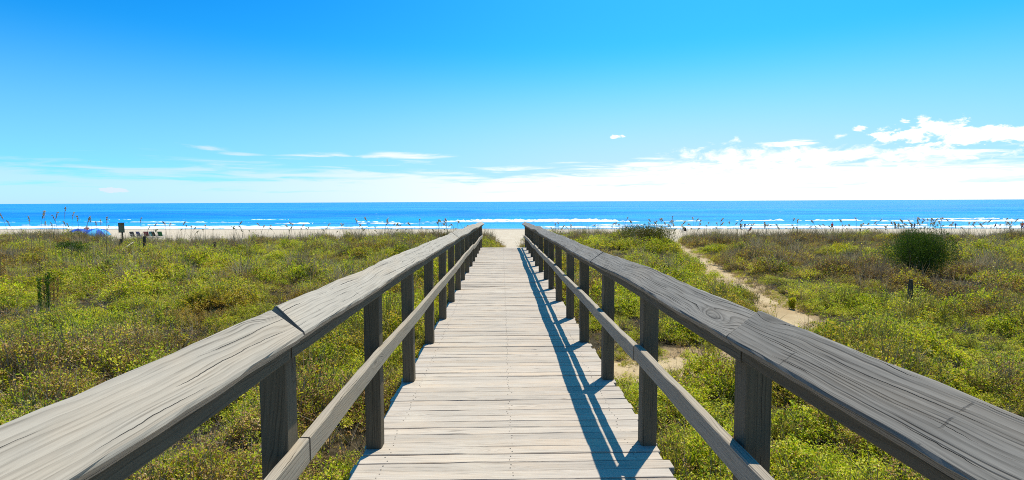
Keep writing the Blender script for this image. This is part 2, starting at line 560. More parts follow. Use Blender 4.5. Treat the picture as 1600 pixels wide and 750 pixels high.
# (px range, py, depth m, height m, gap)
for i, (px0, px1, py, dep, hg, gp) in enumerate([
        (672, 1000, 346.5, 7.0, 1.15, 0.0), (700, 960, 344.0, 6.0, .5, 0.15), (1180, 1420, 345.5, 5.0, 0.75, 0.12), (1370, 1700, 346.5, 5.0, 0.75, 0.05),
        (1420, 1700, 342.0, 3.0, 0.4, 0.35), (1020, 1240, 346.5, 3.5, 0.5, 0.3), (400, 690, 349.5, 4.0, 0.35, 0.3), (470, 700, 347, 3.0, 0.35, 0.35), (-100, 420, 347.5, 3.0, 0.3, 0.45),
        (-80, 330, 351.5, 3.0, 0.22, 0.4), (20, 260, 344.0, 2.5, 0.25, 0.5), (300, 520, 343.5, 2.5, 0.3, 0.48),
        (850, 1300, 352, 3.0, 0.2, 0.4), (1250, 1650, 351.5, 3.0, 0.2, 0.4), (-200, 800, 355.4, 10, 0.10, -0.3), (780, 1720, 355.0, 9, 0.10, -0.25),  # the two wide shoreline runs paint in sun-bright sand as a white band
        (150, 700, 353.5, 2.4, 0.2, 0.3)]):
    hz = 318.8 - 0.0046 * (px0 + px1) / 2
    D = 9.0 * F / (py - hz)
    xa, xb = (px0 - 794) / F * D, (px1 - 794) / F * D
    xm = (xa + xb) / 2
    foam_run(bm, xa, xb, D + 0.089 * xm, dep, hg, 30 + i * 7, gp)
tag(link('surf_and_bright_sand', mesh_of('surf_and_bright_sand', bm, M_FOAM, True)), kind='stuff', label='white broken surf and a painted white band for sun-bright sand along the shore', cat='surf')

# ------------------------------------------------------------------ boardwalk
SLOPE = math.atan(0.0118)
bw = empty('boardwalk', (0.043, 0, 0), rot=(-SLOPE, 0, 0.0112))


def sag(y):
    """the railings settle a little towards the beach end"""
    return -0.0088 * max(0.0, y - 3.0)


tag(bw, 'weathered grey wooden boardwalk with two railings crossing the green dune to the beach', 'boardwalk')


class Wood:
    def __init__(self):
        self.bm = bmesh.new()
        self.uv = self.bm.loops.layers.uv.new('grain')
        self.tint = self.bm.faces.layers.float.new('tint')

    def beam(self, p0, p1, aw, at_, w, t, segs=1, ch=0.004, wob=None, rag=0.0, tint=1.0, rnd=R, skew=(0, 0)):
        """a board from p0 to p1 with width axis aw and thickness axis at_ (unit vectors); skew shifts each end's cut across the width"""
        p0, p1, aw, at_ = Vector(p0), Vector(p1), Vector(aw), Vector(at_)
        L = (p1 - p0).length
        ax = (p1 - p0) / L
        hw, ht = w / 2, t / 2
        nw = 5 if w > 0.1 and segs > 8 else 2
        prof = []
        tops = [(-hw + ch + (2 * hw - 2 * ch) * i / (nw - 1), ht) for i in range(nw)]
        bots = [(-a, -ht) for a, b in tops]
        prof = tops + [(hw, ht - ch), (hw, -ht + ch)] + bots + [(-hw, -ht + ch), (-hw, ht - ch)]
        per = [0.0]
        for a, b in zip(prof, prof[1:] + prof[:1]):
            per.append(per[-1] + math.hypot(a[0] - b[0], a[1] - b[1]))
        uo, vo = rnd.uniform(0, 60), rnd.uniform(0, 40)
        sd = rnd.uniform(0, 90)
        rows = []
        n = len(prof)
        for i in range(segs + 1):
            s = i / segs
            o = wob(L * s) if wob else (0, 0)
            row = []
            for k, (a, b) in enumerate(prof):
                ra = rag * noise.noise(Vector((L * s * 9, sd + k * .37, 0))) + rag * 1.2 * noise.noise(Vector((L * s * 2.2, sd + 5 + k * .2, 0)))
                sa = 1 if a > 0 else -1
                edge = 1 if abs(a) > hw - ch * 1.5 else 0
                sk = (skew[0] if i == 0 else skew[1] if i == segs else 0) * (a / w)
                p = p0 + ax * (L * s + sk) + aw * (a + o[0] + sa * ra * edge) + at_ * (b + o[1] + 0.4 * ra)
                row.append(self.bm.verts.new(p))
            rows.append(row)
        for i in range(segs):
            for k in range(n):
                k2 = (k + 1) % n
                f = self.bm.faces.new((rows[i][k], rows[i + 1][k], rows[i + 1][k2], rows[i][k2]))
                f[self.tint] = tint
                s0, s1 = L * i / segs + uo, L * (i + 1) / segs + uo
                for lp, uvv in zip(f.loops, ((s0, per[k] + vo), (s1, per[k] + vo), (s1, per[k + 1] + vo), (s0, per[k + 1] + vo))):
                    lp[self.uv].uv = uvv
        for row, fl in ((rows[0], 0), (rows[-1], 1)):
            f = self.bm.faces.new(row if fl == 0 else row[::-1])
            f[self.tint] = tint * 0.8
            for lp in f.loops:
                c = lp.vert.co
                lp[self.uv].uv = (uo + c.dot(aw), vo + c.dot(at_))

    def build(self, name, m, parent):
        bmesh.ops.recalc_face_normals(self.bm, faces=self.bm.faces)
        me = mesh_of(name, self.bm, m)
        o = link(name, me, parent)
        return o


# deck: planks laid across, each a little different in length, height and tone
y = -2.0
dk = Wood()
END = 19.35
rw = random.Random(5)
while y < END:
    w = rw.choice((0.091, 0.093, 0.094, 0.096))
    g = rw.choice((0.0015, 0.002, 0.0025, 0.003, 0.005))
    zz = rw.gauss(0, 0.0022)
    til = rw.gauss(0, 0.004)
    sl = rw.gauss(0, 0.0012)
    x0, x1 = -0.852 + rw.gauss(0, .009), 0.860 + rw.gauss(0, .009)
    sd = rw.uniform(0, 50)
    dk.beam((x0, y + w / 2, -0.019 + zz - sl), (x1, y + w / 2 + rw.gauss(0, .0015), -0.019 + zz + sl), (0, math.cos(til), math.sin(til)), (0, -math.sin(til), math.cos(til)), w, 0.038,
            segs=14, ch=0.0035, rag=0.0026, tint=rw.uniform(0.88, 1.08), rnd=rw,
            wob=lambda s, sd=sd: (0.002 * noise.noise(Vector((s * 1.5, sd, 0))), 0.003 * noise.noise(Vector((s * 1.2, sd + 9, 0)))))
    for nx_ in (-0.70, 0.0, 0.70):                     # a pair of nails over each joist
        for dy in (0.28, 0.72):
            c = Vector((nx_ + rw.gauss(0, .008), y + w * dy + rw.gauss(0, .004), 0.0016 + zz))
            vs = [dk.bm.verts.new(c + Vector((0.0042 * math.cos(k * PI / 3), 0.0042 * math.sin(k * PI / 3), 0))) for k in range(6)]
            f = dk.bm.faces.new(vs)
            f[dk.tint] = 0.38
    y += w + g
dk.build('deck', W_DECK, bw)
# joists under the deck
for X in (-0.70, 0.0, 0.70):
    jb = Wood()
    jb.beam((X, -2, -0.142), (X, END - 0.02, -0.142), (1, 0, 0), (0, 0, 1), 0.045, 0.20, segs=2, tint=0.8)
    jb.build('joist', W_POST, bw)

POSTY = [3.13 + 1.24 * (k - 2) for k in range(-1, 16)]
TH = math.radians(37)


def railing(sgn):
    """sgn -1 left, +1 right: posts, a cap board tilted towards the walk, a ledger below it and a mid rail"""
    rr = random.Random(40 + sgn)
    rl = empty('railing', (0, 0, 0), bw)
    side = 'left' if sgn < 0 else 'right'
    for Y in POSTY:
        pb = Wood()
        if 1 < Y < 2.5: Y = 1.80
        X = sgn * (0.808 + rr.gauss(0, .005))
        lx, ly = rr.gauss(0, .008), rr.gauss(0, .008)
        zg = -1.05
        pb.beam((X, Y, zg), (X + lx, Y + ly, 1.0 - 0.006), (1, 0, 0), (0, -1, 0), 0.089, 0.089, segs=10, ch=0.004, rag=0.0015, tint=rr.uniform(0.82, 1.12), rnd=rr)
        # cut the top to the slant of the cap board
        for v in pb.bm.verts:
            if v.co.z > 0.85:
                v.co.z = 0.985 + (abs(v.co.x) - 0.80) * math.tan(TH) * 0.9 - 0.025 + sag(Y)
        pb.build('post', W_POST, rl)
    # cap boards, jointed over posts
    cuts = [-2.2, 1.72, 8.05, 14.25, 19.3] if sgn < 0 else [-2.2, 1.69, 4.36, 9.34, 14.3, 19.3]
    for i, (a, b) in enumerate(zip(cuts, cuts[1:])):
        cb = Wood()
        th = TH + math.radians(rr.uniform(-2.5, 2.5))
        aw = Vector((sgn * math.cos(th), 0, math.sin(th)))         # width axis points out and up
        an = Vector((-sgn * math.sin(th), 0, math.cos(th)))
        w, t = 0.137, 0.040
        jx, jz = rr.gauss(0, .004), rr.gauss(0, .004)
        inner = Vector((sgn * (0.677 + jx), 0, (1.003 if sgn < 0 else 0.98) + jz * .5))
        c = inner + aw * (w / 2) - an * (t / 2)
        sd = rr.uniform(0, 99)
        amp = 0.010 + 0.010 * (i > 0)

        def wob(s, sd=sd, a=a, amp=amp, far=i > 1):
            yy = a + s
            k = 1.0 + 0.7 * sstep(6, 14, yy)
            return (amp * k * noise.noise(Vector((yy * 0.55, sd, 0))) + sag(yy) * math.sin(TH), amp * k * 0.9 * noise.noise(Vector((yy * 0.62, sd + 7, 0))) + sag(yy) * math.cos(TH))
        g0 = 0.004 if i else 0
        ga = 0.030 if (sgn < 0 and i == 1) else 0.024 if i == 1 else 0.012
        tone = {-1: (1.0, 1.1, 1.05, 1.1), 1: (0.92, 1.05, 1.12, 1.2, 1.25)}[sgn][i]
        cb.beam((c.x, a + (ga if i else 0), c.z), (c.x, b, c.z), aw, an, w, t, segs=int((b - a) / 0.07), ch=0.006, rag=0.004, tint=tone, rnd=rr, wob=wob,
                skew=(0.042 * (sgn < 0 and i == 1), 0))
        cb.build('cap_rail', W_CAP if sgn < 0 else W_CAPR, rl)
        # ledger board nailed to the posts just under the cap
        lb = Wood()
        lz = 0.945 if sgn < 0 else 0.928
        lb.beam((sgn * 0.737, a + .006, lz), (sgn * 0.737, b - .006, lz), (0, 0, 1), (sgn, 0, 0), 0.056, 0.034, segs=int((b - a) / 0.15), ch=0.004, rag=0.002, tint=tone * 0.95,
                rnd=rr, wob=lambda s, sd=sd, a=a: (0.010 * noise.noise(Vector(((a + s) * .6, sd + 7, 0))) + sag(a + s), 0.002))
        lb.build('ledger', W_POST, rl)
    cuts = [-2.2, 1.86, 8.12, 13.1, 19.2] if sgn < 0 else [-2.2, 3.10, 8.1, 13.1, 19.2]
    for i, (a, b) in enumerate(zip(cuts, cuts[1:])):
        mb = Wood()
        sd = rr.uniform(0, 99)

        def wob(s, sd=sd, a=a):
            yy = a + s
            k = 1.0 + 2.0 * sstep(7, 13, yy)
            return (0.014 * k * noise.noise(Vector((yy * 0.45, sd, 0))) + sag(yy), 0.004 + 0.006 * noise.noise(Vector((yy * 0.8, sd + 3, 0))))
        mb.beam((sgn * 0.735, a + .003, 0.556), (sgn * 0.735, b - .003, 0.556), (0, 0, 1), (sgn, 0, 0), 0.089, 0.038, segs=int((b - a) / 0.1), ch=0.004, rag=0.003,
                tint=rr.uniform(0.92, 1.1), rnd=rr, wob=wob)
        mb.build('mid_rail', W_MID, rl)
    return rl


railing(-1)
railing(1)

# ------------------------------------------------------------------ plants
HID = bpy.data.collections.new('plant_sources')     # not linked to the scene: only read by the scatter


def leaf(bm, p, d, nrm, L, Wd, mi=0, fold=0.25):
    """one folded leaf: midrib from p along d, two halves"""
    sdv = d.cross(nrm)
    if sdv.length < 1e-5: return
    sdv.normalize()
    n2 = sdv.cross(d).normalized()
    a = bm.verts.new(p)
    b = bm.verts.new(p + d * L * 0.5 + sdv * Wd * 0.5 + n2 * Wd * fold)
    c = bm.verts.new(p + d * L)
    e = bm.verts.new(p + d * L * 0.5 - sdv * Wd * 0.5 + n2 * Wd * fold)
    f1 = bm.faces.new((a, b, c))
    f2 = bm.faces.new((a, c, e))
    f1.material_index = f2.material_index = mi


def blade(bm, p, d, L, Wd, bend, mi=0, n=3):
    """grass blade or twig: a bent tapering strip"""
    side = d.cross(Vector((R.uniform(-1, 1), R.uniform(-1, 1), 0.1))).normalized()
    prev = None
    q = Vector(p)
    dd = Vector(d)
    for i in range(n + 1):
        w = Wd * (1 - i / n) * 0.5 + Wd * 0.08
        a, b = bm.verts.new(q + side * w), bm.verts.new(q - side * w)
        if prev:
            f = bm.faces.new((prev[0], a, b, prev[1]))
            f.material_index = mi
        prev = (a, b)
        dd = (dd + bend / n).normalized()
        q = q + dd * (L / n)


def rdir(r, zmin=-0.2):
    while True:
        v = Vector((r.uniform(-1, 1), r.uniform(-1, 1), r.uniform(zmin, 1)))
        if 0.1 < v.length < 1: return v.normalized()


def clump(name, mats, n, rad, hgt, ls, seed, mix=(1, 0), twigs=6, flowers=0, blades=0, aspect=0.55):
    r = random.Random(seed)
    bm = bmesh.new()
    # a handful of shoots, leaves gathered round each
    shoots = []
    for i in range(max(5, n // 16)):
        a, q = r.uniform(0, 2 * PI), rad * math.sqrt(r.random())
        h = hgt * (1 - (q / rad) ** 2 * 0.75) * r.uniform(0.55, 1.1)
        shoots.append((Vector((q * math.cos(a), q * math.sin(a), 0)), Vector((q * math.cos(a) * 1.15, q * math.sin(a) * 1.15, h))))
    for i in range(n):
        b, tp = r.choice(shoots)
        s = 1 - abs(r.gauss(0, 0.33))
        p = b.lerp(tp, max(0.05, s)) + Vector((r.gauss(0, ls * .8), r.gauss(0, ls * .8), r.gauss(0, ls * .4)))
        d = rdir(r, -0.35)
        nm = (Vector((0, 0, 1)) + rdir(r, -0.5) * 0.65).normalized()
        L = ls * r.uniform(0.6, 1.35)
        leaf(bm, p, d, nm, L, L * aspect * r.uniform(0.8, 1.2), 1 if r.random() < mix[1] else 0, r.uniform(0.05, 0.3))
    for i in range(twigs):
        b, tp = r.choice(shoots)
        d = (tp - b + rdir(r) * 0.08).normalized()
        blade(bm, b, d, hgt * r.uniform(0.8, 1.4), 0.005, rdir(r) * 0.5, 2)
    for i in range(flowers):
        b, tp = r.choice(shoots)
        p = tp + Vector((r.gauss(0, .02), r.gauss(0, .02), r.uniform(.0, .04)))
        for k in range(5):
            a = k * 2 * PI / 5 + r.random()
            leaf(bm, p, Vector((math.cos(a), math.sin(a), 0.5)).normalized(), Vector((0, 0, 1)), 0.017, 0.015, 3, 0.0)
    for i in range(blades):
        a, q = r.uniform(0, 2 * PI), rad * .5 * math.sqrt(r.random())
        d = Vector((r.gauss(0, .28), r.gauss(0, .28), 1)).normalized()
        blade(bm, Vector((q * math.cos(a), q * math.sin(a), 0)), d, hgt * r.uniform(0.6, 1.35), 0.007 if hgt < .4 else .013, Vector((r.gauss(0, .4), r.gauss(0, .4), -.2)), 4)
    o = bpy.data.objects.new(name, mesh_of(name, bm, mats))
    HID.objects.link(o)
    return o


ML = [L_GREEN, L_BROWN, L_TWIG, L_FLOWER, L_GRASS]
MB = [L_BROWN, L_GREEN, L_TWIG, L_FLOWER, L_GRASS]
# Collection Info hands the children over in name order
KINDS = []
KINDS.append(clump('c00_leafy', ML, 560, 0.20, 0.22, 0.026, 1, (1, .10)))
KINDS.append(clump('c01_leafy', ML, 560, 0.22, 0.18, 0.023, 2, (1, .16), flowers=3))
KINDS.append(clump('c02_leafy', ML, 420, 0.16, 0.30, 0.028, 3, (1, .08), blades=4))
KINDS.append(clump('c03_flower', ML, 480, 0.20, 0.24, 0.024, 4, (1, .12), flowers=22))
KINDS.append(clump('c04_dry', MB, 460, 0.22, 0.20, 0.020, 5, (1, .2), twigs=26))
KINDS.append(clump('c05_dry', MB, 400, 0.20, 0.28, 0.021, 6, (1, .35), twigs=30, flowers=2))
KINDS.append(clump('c06_grass', ML, 30, 0.14, 0.34, 0.03, 7, (1, .4), blades=60, twigs=8))
KINDS.append(clump('c07_wide', ML, 800, 0.34, 0.30, 0.034, 8, (1, .2), flowers=4, twigs=12))
KINDS.append(clump('c08_wide', ML, 800, 0.34, 0.26, 0.031, 9, (1, .12), flowers=10, twigs=6))
KINDS.append(clump('c09_widedry', MB, 700, 0.34, 0.26, 0.028, 10, (1, .25), twigs=50))
L_STALK = leafmat('dry_stalk', [(0, (.22, .16, .08)), (.5, (.42, .33, .18)), (1, (.62, .52, .33))], (.3, .2, .1), transl=.3, tcol=(1, 1, 1))
KINDS.append(clump('c10_stalks', [L_BROWN, L_GREEN, L_TWIG, L_FLOWER, L_STALK], 30, 0.30, 0.42, 0.03, 11, (1, .3), twigs=10, blades=44))

KINDS.append(clump('c11_deadtwigs', [L_BROWN, L_BROWN, L_TWIG, L_FLOWER, L_GRASS], 60, 0.26, 0.22, 0.024, 12, (1, .3), twigs=46))
KINDS.append(clump('c12_tallweed', ML, 110, 0.11, 0.50, 0.040, 13, (1, .2), twigs=8, blades=5, aspect=0.35))
pts, kin, rot, scl = [], [], [], []
rv = random.Random(77)


def put(x, y, k, s, lift=0.0, sz=1.0):
    pts.append((x, y, ground_z(x, y) + lift))
    kin.append(k)
    rot.append((rv.gauss(0, .15), rv.gauss(0, .15), rv.uniform(0, 2 * PI)))
    scl.append((s, s, s * sz))


def dryness(x, y):
    d = nz(x, y, 0.30, 31) + 0.6 * nz(x, y, 0.9, 32)
    d += 0.45 * sstep(8, 13, x) * sstep(11, 14, y) * 0.9 + 0.35 * math.exp(-((x - 9) / 4) ** 2) * sstep(9, 13, y)
    d += 0.40 * sstep(20, 26, y) * (0.5 + 0.5 * nz(x, 1, 0.2, 33))
    d += 0.6 * math.exp(-(((x + 2.2) / 1.0) ** 2 + ((y - 3.4) / .9) ** 2))
    d += 0.22 * sstep(-3, -7, x) * sstep(14, 9, y)
    return d


BUSH = at(1435, 430, 14.2)


def bare(x, y):
    if math.hypot((x - BUSH.x) / 1.0, (y - BUSH.y + 0.7) / 1.5) < 0.95: return True
    if y < 19.2 and abs(x) < 0.98: return True
    if 18 < y and poly_dist(x, y, ACCESS) < 0.62 + 0.15 * nz(x, y, 1.5, 8): return True
    dp = poly_dist(x, y, PATH)
    w = 0.33 + 0.20 * nz(x, y, 1.1, 6) + 0.12 * nz(x, y, 3, 7)
    if x < 4.2 and y < 8.6: w *= 0.38
    return dp < w


NEAR = 11.0
n_try = 0
for y0, y1, dens, big in ((0.2, 5.5, 66, 0), (5.5, NEAR, 52, 0), (NEAR, 20, 24, 1), (20, 31.0, 18, 1)):
    xm = y1 * 1.02 + 4
    for _ in range(int(dens * (y1 - y0) * 2 * xm)):
        y = rv.uniform(y0, y1)
        x = rv.uniform(-xm, xm)
        if abs(x) > y * 1.02 + 4 or bare(x, y): continue
        hum = nz(x, y, 0.65, 41) * 0.55 + nz(x, y, 1.6, 42) * 0.5          # hummocks and hollows
        if hum < -0.17:                                         # hollow: dark soil with a few dead twigs
            q = rv.random()
            if q < 0.10: put(x, y, 11, rv.uniform(.7, 1.2), 0, rv.uniform(.6, 1.0))
            elif q < 0.42: put(x, y, rv.choice((4, 5, 0, 2, 6) if not big else (9, 10, 7, 12)), rv.uniform(.40, .72), -.02, rv.uniform(.6, 1.1))
            continue
        d = dryness(x, y) + rv.gauss(0, .16)
        yel = nz(x, y, 0.5, 51) + 0.5 * nz(x, y, 1.6, 52)
        edge = y > 28.5 + nz(x, 0, 0.5, 60)
        if edge and rv.random() < 0.45: continue
        s = rv.uniform(0.75, 1.25) * (0.62 + 0.55 * sstep(-.15, .3, hum))
        lift = 0.30 * max(0, hum)
        if big:
            if d > 0.36: k = 9 if rv.random() < .8 else 10
            elif rv.random() < (0.12 if y < 25 else 0.28): k = rv.choice((10, 10, 6))
            elif rv.random() < 0.05: k = 11
            elif rv.random() < 0.03: k = 12
            elif yel > 0.2: k = 8
            else: k = rv.choice((7, 8, 7, 2))
            if k == 2: s *= 1.3
        else:
            if d > 0.38: k = rv.choice((4, 5, 4, 5, 0))
            elif rv.random() < 0.08: k = 6
            elif rv.random() < 0.06: k = 11
            elif rv.random() < 0.04: k = 12
            elif yel > 0.22 and x < 0: k = rv.choice((3, 3, 1))
            elif yel > 0.4: k = rv.choice((3, 1, 0))
            else: k = rv.choice((0, 1, 2, 0, 1))
        s *= 0.82 if y < 5 else 1.0
        s *= min(1.0, 0.55 + 0.45 * sstep(0.3, 1.2, poly_dist(x, y, PATH))) if y < 31 else 1
        dx = abs(x) - 0.9
        if y < 19 and dx < 0.6: s *= 0.6 + 0.4 * dx / 0.6; lift = 0
        put(x, y, k, s, lift, rv.uniform(0.75, 1.2) * (1 + 0.7 * hum))
# stems and dry grass along the seaward edge of the dune, against the beach
for _ in range(1000):
    x = rv.uniform(-33, 36)
    y = rv.uniform(27.6, 31.2)
    if bare(x, y): continue
    put(x, y, rv.choice((6, 10, 10, 10)), rv.uniform(0.7, 1.25), 0, rv.uniform(0.8, 1.7))
for _ in range(260):
    i = rv.randrange(len(PATH) - 1)
    x, y = PATH[i][0] + rv.gauss(0, .42), PATH[i][1] + rv.gauss(0, .3)
    if abs(x) < 1.0: continue
    put(x, y, rv.choice((11, 11, 6, 1, 4)), rv.uniform(.18, .5), -0.01, rv.uniform(.5, 1.1))
# tufts beside the beach access
for _ in range(60):
    a = rv.uniform(0, 1)
    put(rv.uniform(-1.3, -0.48), rv.uniform(19.3, 22.5), rv.choice((2, 6, 8, 0, 6)), rv.uniform(.9, 1.35), 0.05, rv.uniform(1., 1.5))
for _ in range(16):
    put(rv.uniform(0.50, 1.0), rv.uniform(19.0, 21.0), rv.choice((2, 6, 5)), rv.uniform(.7, 1.0), 0, rv.uniform(.9, 1.3))

me = bpy.data.meshes.new('dune_ground_cover')
me.from_pydata(pts, [], [])
a = me.attributes.new('kind_index', 'INT', 'POINT'); a.data.foreach_set('value', kin)
a = me.attributes.new('turn', 'FLOAT_VECTOR', 'POINT'); a.data.foreach_set('vector', np.array(rot, dtype=np.float32).ravel())
a = me.attributes.new('size', 'FLOAT_VECTOR', 'POINT'); a.data.foreach_set('vector', np.array(scl, dtype=np.float32).ravel())
veg = link('dune_ground_cover', me)
tag(veg, 'low green and brown plants with yellow flowers covering the dune', 'ground cover', kind='stuff')
ng = bpy.data.node_groups.new('scatter', 'GeometryNodeTree')
ng.interface.new_socket('Geometry', in_out='INPUT', socket_type='NodeSocketGeometry')
ng.interface.new_socket('Geometry', in_out='OUTPUT', socket_type='NodeSocketGeometry')
gi, go = ng.nodes.new('NodeGroupInput'), ng.nodes.new('NodeGroupOutput')
ci = ng.nodes.new('GeometryNodeCollectionInfo')
ci.inputs['Collection'].default_value = HID
ci.inputs['Separate Children'].default_value = True
ci.inputs['Reset Children'].default_value = True
iop = ng.nodes.new('GeometryNodeInstanceOnPoints')
iop.inputs['Pick Instance'].default_value = True


def nattr(nm, typ):
    nd = ng.nodes.new('GeometryNodeInputNamedAttribute')
    nd.data_type = typ
    nd.inputs[0].default_value = nm
    return nd.outputs['Attribute']


ng.links.new(gi.outputs[0], iop.inputs['Points'])
ng.links.new(ci.outputs[0], iop.inputs['Instance'])
ng.links.new(nattr('kind_index', 'INT'), iop.inputs['Instance Index'])
ng.links.new(nattr('turn', 'FLOAT_VECTOR'), iop.inputs['Rotation'])
ng.links.new(nattr('size', 'FLOAT_VECTOR'), iop.inputs['Scale'])
ng.links.new(iop.outputs[0], go.inputs[0])
md = veg.modifiers.new('scatter', 'NODES')
md.node_group = ng
print('clumps', len(pts))


# ---- shrubs that stand out one by one
def tube(bm, pts_, rads, seg=5, mi=0):
    rows = []
    for i, p in enumerate(pts_):
        p = Vector(p)
        d = (Vector(pts_[min(i + 1, len(pts_) - 1)]) - Vector(pts_[max(i - 1, 0)])).normalized()
        a = d.orthogonal().normalized()
        b = d.cross(a)
        rows.append([bm.verts.new(p + (a * math.cos(2 * PI * k / seg) + b * math.sin(2 * PI * k / seg)) * rads[i]) for k in range(seg)])
    for r1, r2 in zip(rows, rows[1:]):
        for k in range(seg):
            f = bm.faces.new((r1[k], r1[(k + 1) % seg], r2[(k + 1) % seg], r2[k]))
            f.material_index = mi
    for rr_, fl in ((rows[0], 1), (rows[-1], 0)):
        f = bm.faces.new(rr_[::-1] if fl else rr_)
        f.material_index = mi


M_BARK = simple('shrub_bark', (0.10, 0.075, 0.05), 0.9, 0.1)


def shrub(name, loc, rx, h, n, ls, m, label, cat, seed, upright=0.0, lobes=7, aspect=0.4, dome=False):
    r = random.Random(seed)
    root = empty(name, loc)
    tag(root, label, cat)
    bs = bmesh.new()
    bf = bmesh.new()
    lob = []
    for i in range(lobes):
        a = 2 * PI * i / lobes + r.uniform(-.4, .4)
        q = rx * r.uniform(0.15, 0.62)
        c = Vector((q * math.cos(a), q * math.sin(a), h * r.uniform(0.35, 0.66)))
        lob.append((c, rx * r.uniform(0.38, 0.55), h * r.uniform(0.28, 0.38)))
    lob.append((Vector((0, 0, h * .62)), rx * .55, h * .38))
    for c, a, b in lob:
        k = Vector((r.uniform(-.1, .1) * rx, r.uniform(-.1, .1) * rx, -0.1))
        tube(bs, [k, k.lerp(c, .5) + Vector((0, 0, .06)), c + Vector((0, 0, b * .4))], [0.03 * h + .008, .02 * h + .006, .006])
        for _ in range(5):
            e = c + Vector((r.gauss(0, a * .5), r.gauss(0, a * .5), r.uniform(0, b)))
            tube(bs, [k.lerp(c, .7), e], [.008, .003], 4)
    for _ in range(n):
        c, a, b = r.choice(lob)
        v = rdir(r, -0.9)
        q = r.random() ** 0.4
        p = c + Vector((v.x * a * q, v.y * a * q, v.z * b * q * 1.1))
        if p.z < 0.02: p.z = r.uniform(.02, .15)
        if dome:
            zr = (p.z / h - 0.52) / 0.56
            mr = rx * math.sqrt(max(0.02, 1 - zr * zr)) * (1 + 0.07 * noise.noise(p * 3.1))
            pr_ = math.hypot(p.x, p.y)
            if pr_ > mr: p.x *= mr / pr_ * r.uniform(.82, 1.02); p.y *= mr / pr_ * r.uniform(.82, 1.02)
        d = (v * 0.7 + rdir(r, -.4) + Vector((0, 0, upright))).normalized()
        L = ls * r.uniform(.6, 1.4)
        leaf(bf, p, d, rdir(r, -.2), L, L * aspect, 0, r.uniform(0, .25))
    o1 = link('stems', mesh_of('stems', bs, M_BARK), root)
    o2 = link('foliage', mesh_of('foliage', bf, m), root)
    return root


def gnd(px, py, Y):
    p = at(px, py, Y)
    return Vector((p.x, Y, ground_z(p.x, Y)))


shrub('shrub', gnd(1435, 432, 14.2), 0.84, 1.36, 38000, 0.037, L_DARK, 'rounded dark green bush standing out of the dune beyond the right railing', 'bush', 3, upright=0.6, lobes=11, aspect=0.24, dome=True)
L_MOUND = leafmat('mound_shrub_leaf', [(0, (.02, .026, .01)), (.5, (.09, .10, .018)), (1, (.22, .21, .03))], (.11, .07, .03), brownamt=.7, pscale=1.2)
shrub('shrub', gnd(1012, 380, 22.0), 1.25, 0.92, 11000, 0.045, L_MOUND, 'olive mounded shrub beside the far end of the sand path', 'bush', 4, lobes=8)
shrub('shrub', gnd(108, 384, 21.5), 0.80, 0.74, 5200, 0.055, L_DARK, 'low dark green shrub on the dune below the blue beach umbrellas', 'bush', 5, lobes=6)
shrub('shrub', gnd(742, 366, 23.5), 0.30, 0.95, 1300, 0.06, L_DARK, 'small green shrub peeking above the far end of the left railing', 'bush', 6, upright=.5, lobes=4)
shrub('shrub', gnd(700, 370, 27.0), 0.55, 0.62, 2200, 0.055, L_MOUND, 'small olive shrub on the dune edge left of the far railing end', 'bush', 8, lobes=5)


def spire(loc, h, m, label, seed, wd=0.09):
    """a tall narrow weed: a stalk with leaves all the way up"""
    r = random.Random(seed)
    root = empty('tall_weed', loc)
    tag(root, label, 'weed')
    b1, b2 = bmesh.new(), bmesh.new()
    for s in range(5):
        x, y_ = r.gauss(0, wd * .6), r.gauss(0, wd * .6)
        hh = h * r.uniform(.75, 1.0)
        tube(b1, [(x, y_, -.05), (x * 1.2, y_ * 1.2, hh * .5), (x * 1.3 + r.gauss(0, .02), y_ * 1.3, hh)], [.006, .005, .002], 4)
        for _ in range(110):
            z = hh * r.uniform(.12, 1.0)
            d = (rdir(r, -.1) + Vector((0, 0, .7))).normalized()
            L = r.uniform(.03, .075)
            leaf(b2, Vector((x * (1 + .3 * z / hh), y_ * (1 + .3 * z / hh), z)), d, rdir(r, -.3), L, L * .3)
    link('stalk', mesh_of('stalk', b1, M_STEM), root)
    link('foliage', mesh_of('foliage', b2, m), root)


spire(gnd(66, 492, 10.4), 0.82, L_DARK, 'tall narrow dark green weed standing in the left dune', 1)
spire(gnd(76, 474, 11.1), 0.66, L_BROWN, 'tall narrow brown dried weed beside the dark green one', 2)
spire(gnd(2, 430, 14.0), 0.95, L_BROWN, 'tall rust brown weed at the left edge of the photo', 3, .12)
spire(gnd(1238, 474, 10.6), 0.24, L_GREEN, 'small upright weed on the right edge of the sand path', 4, .07)


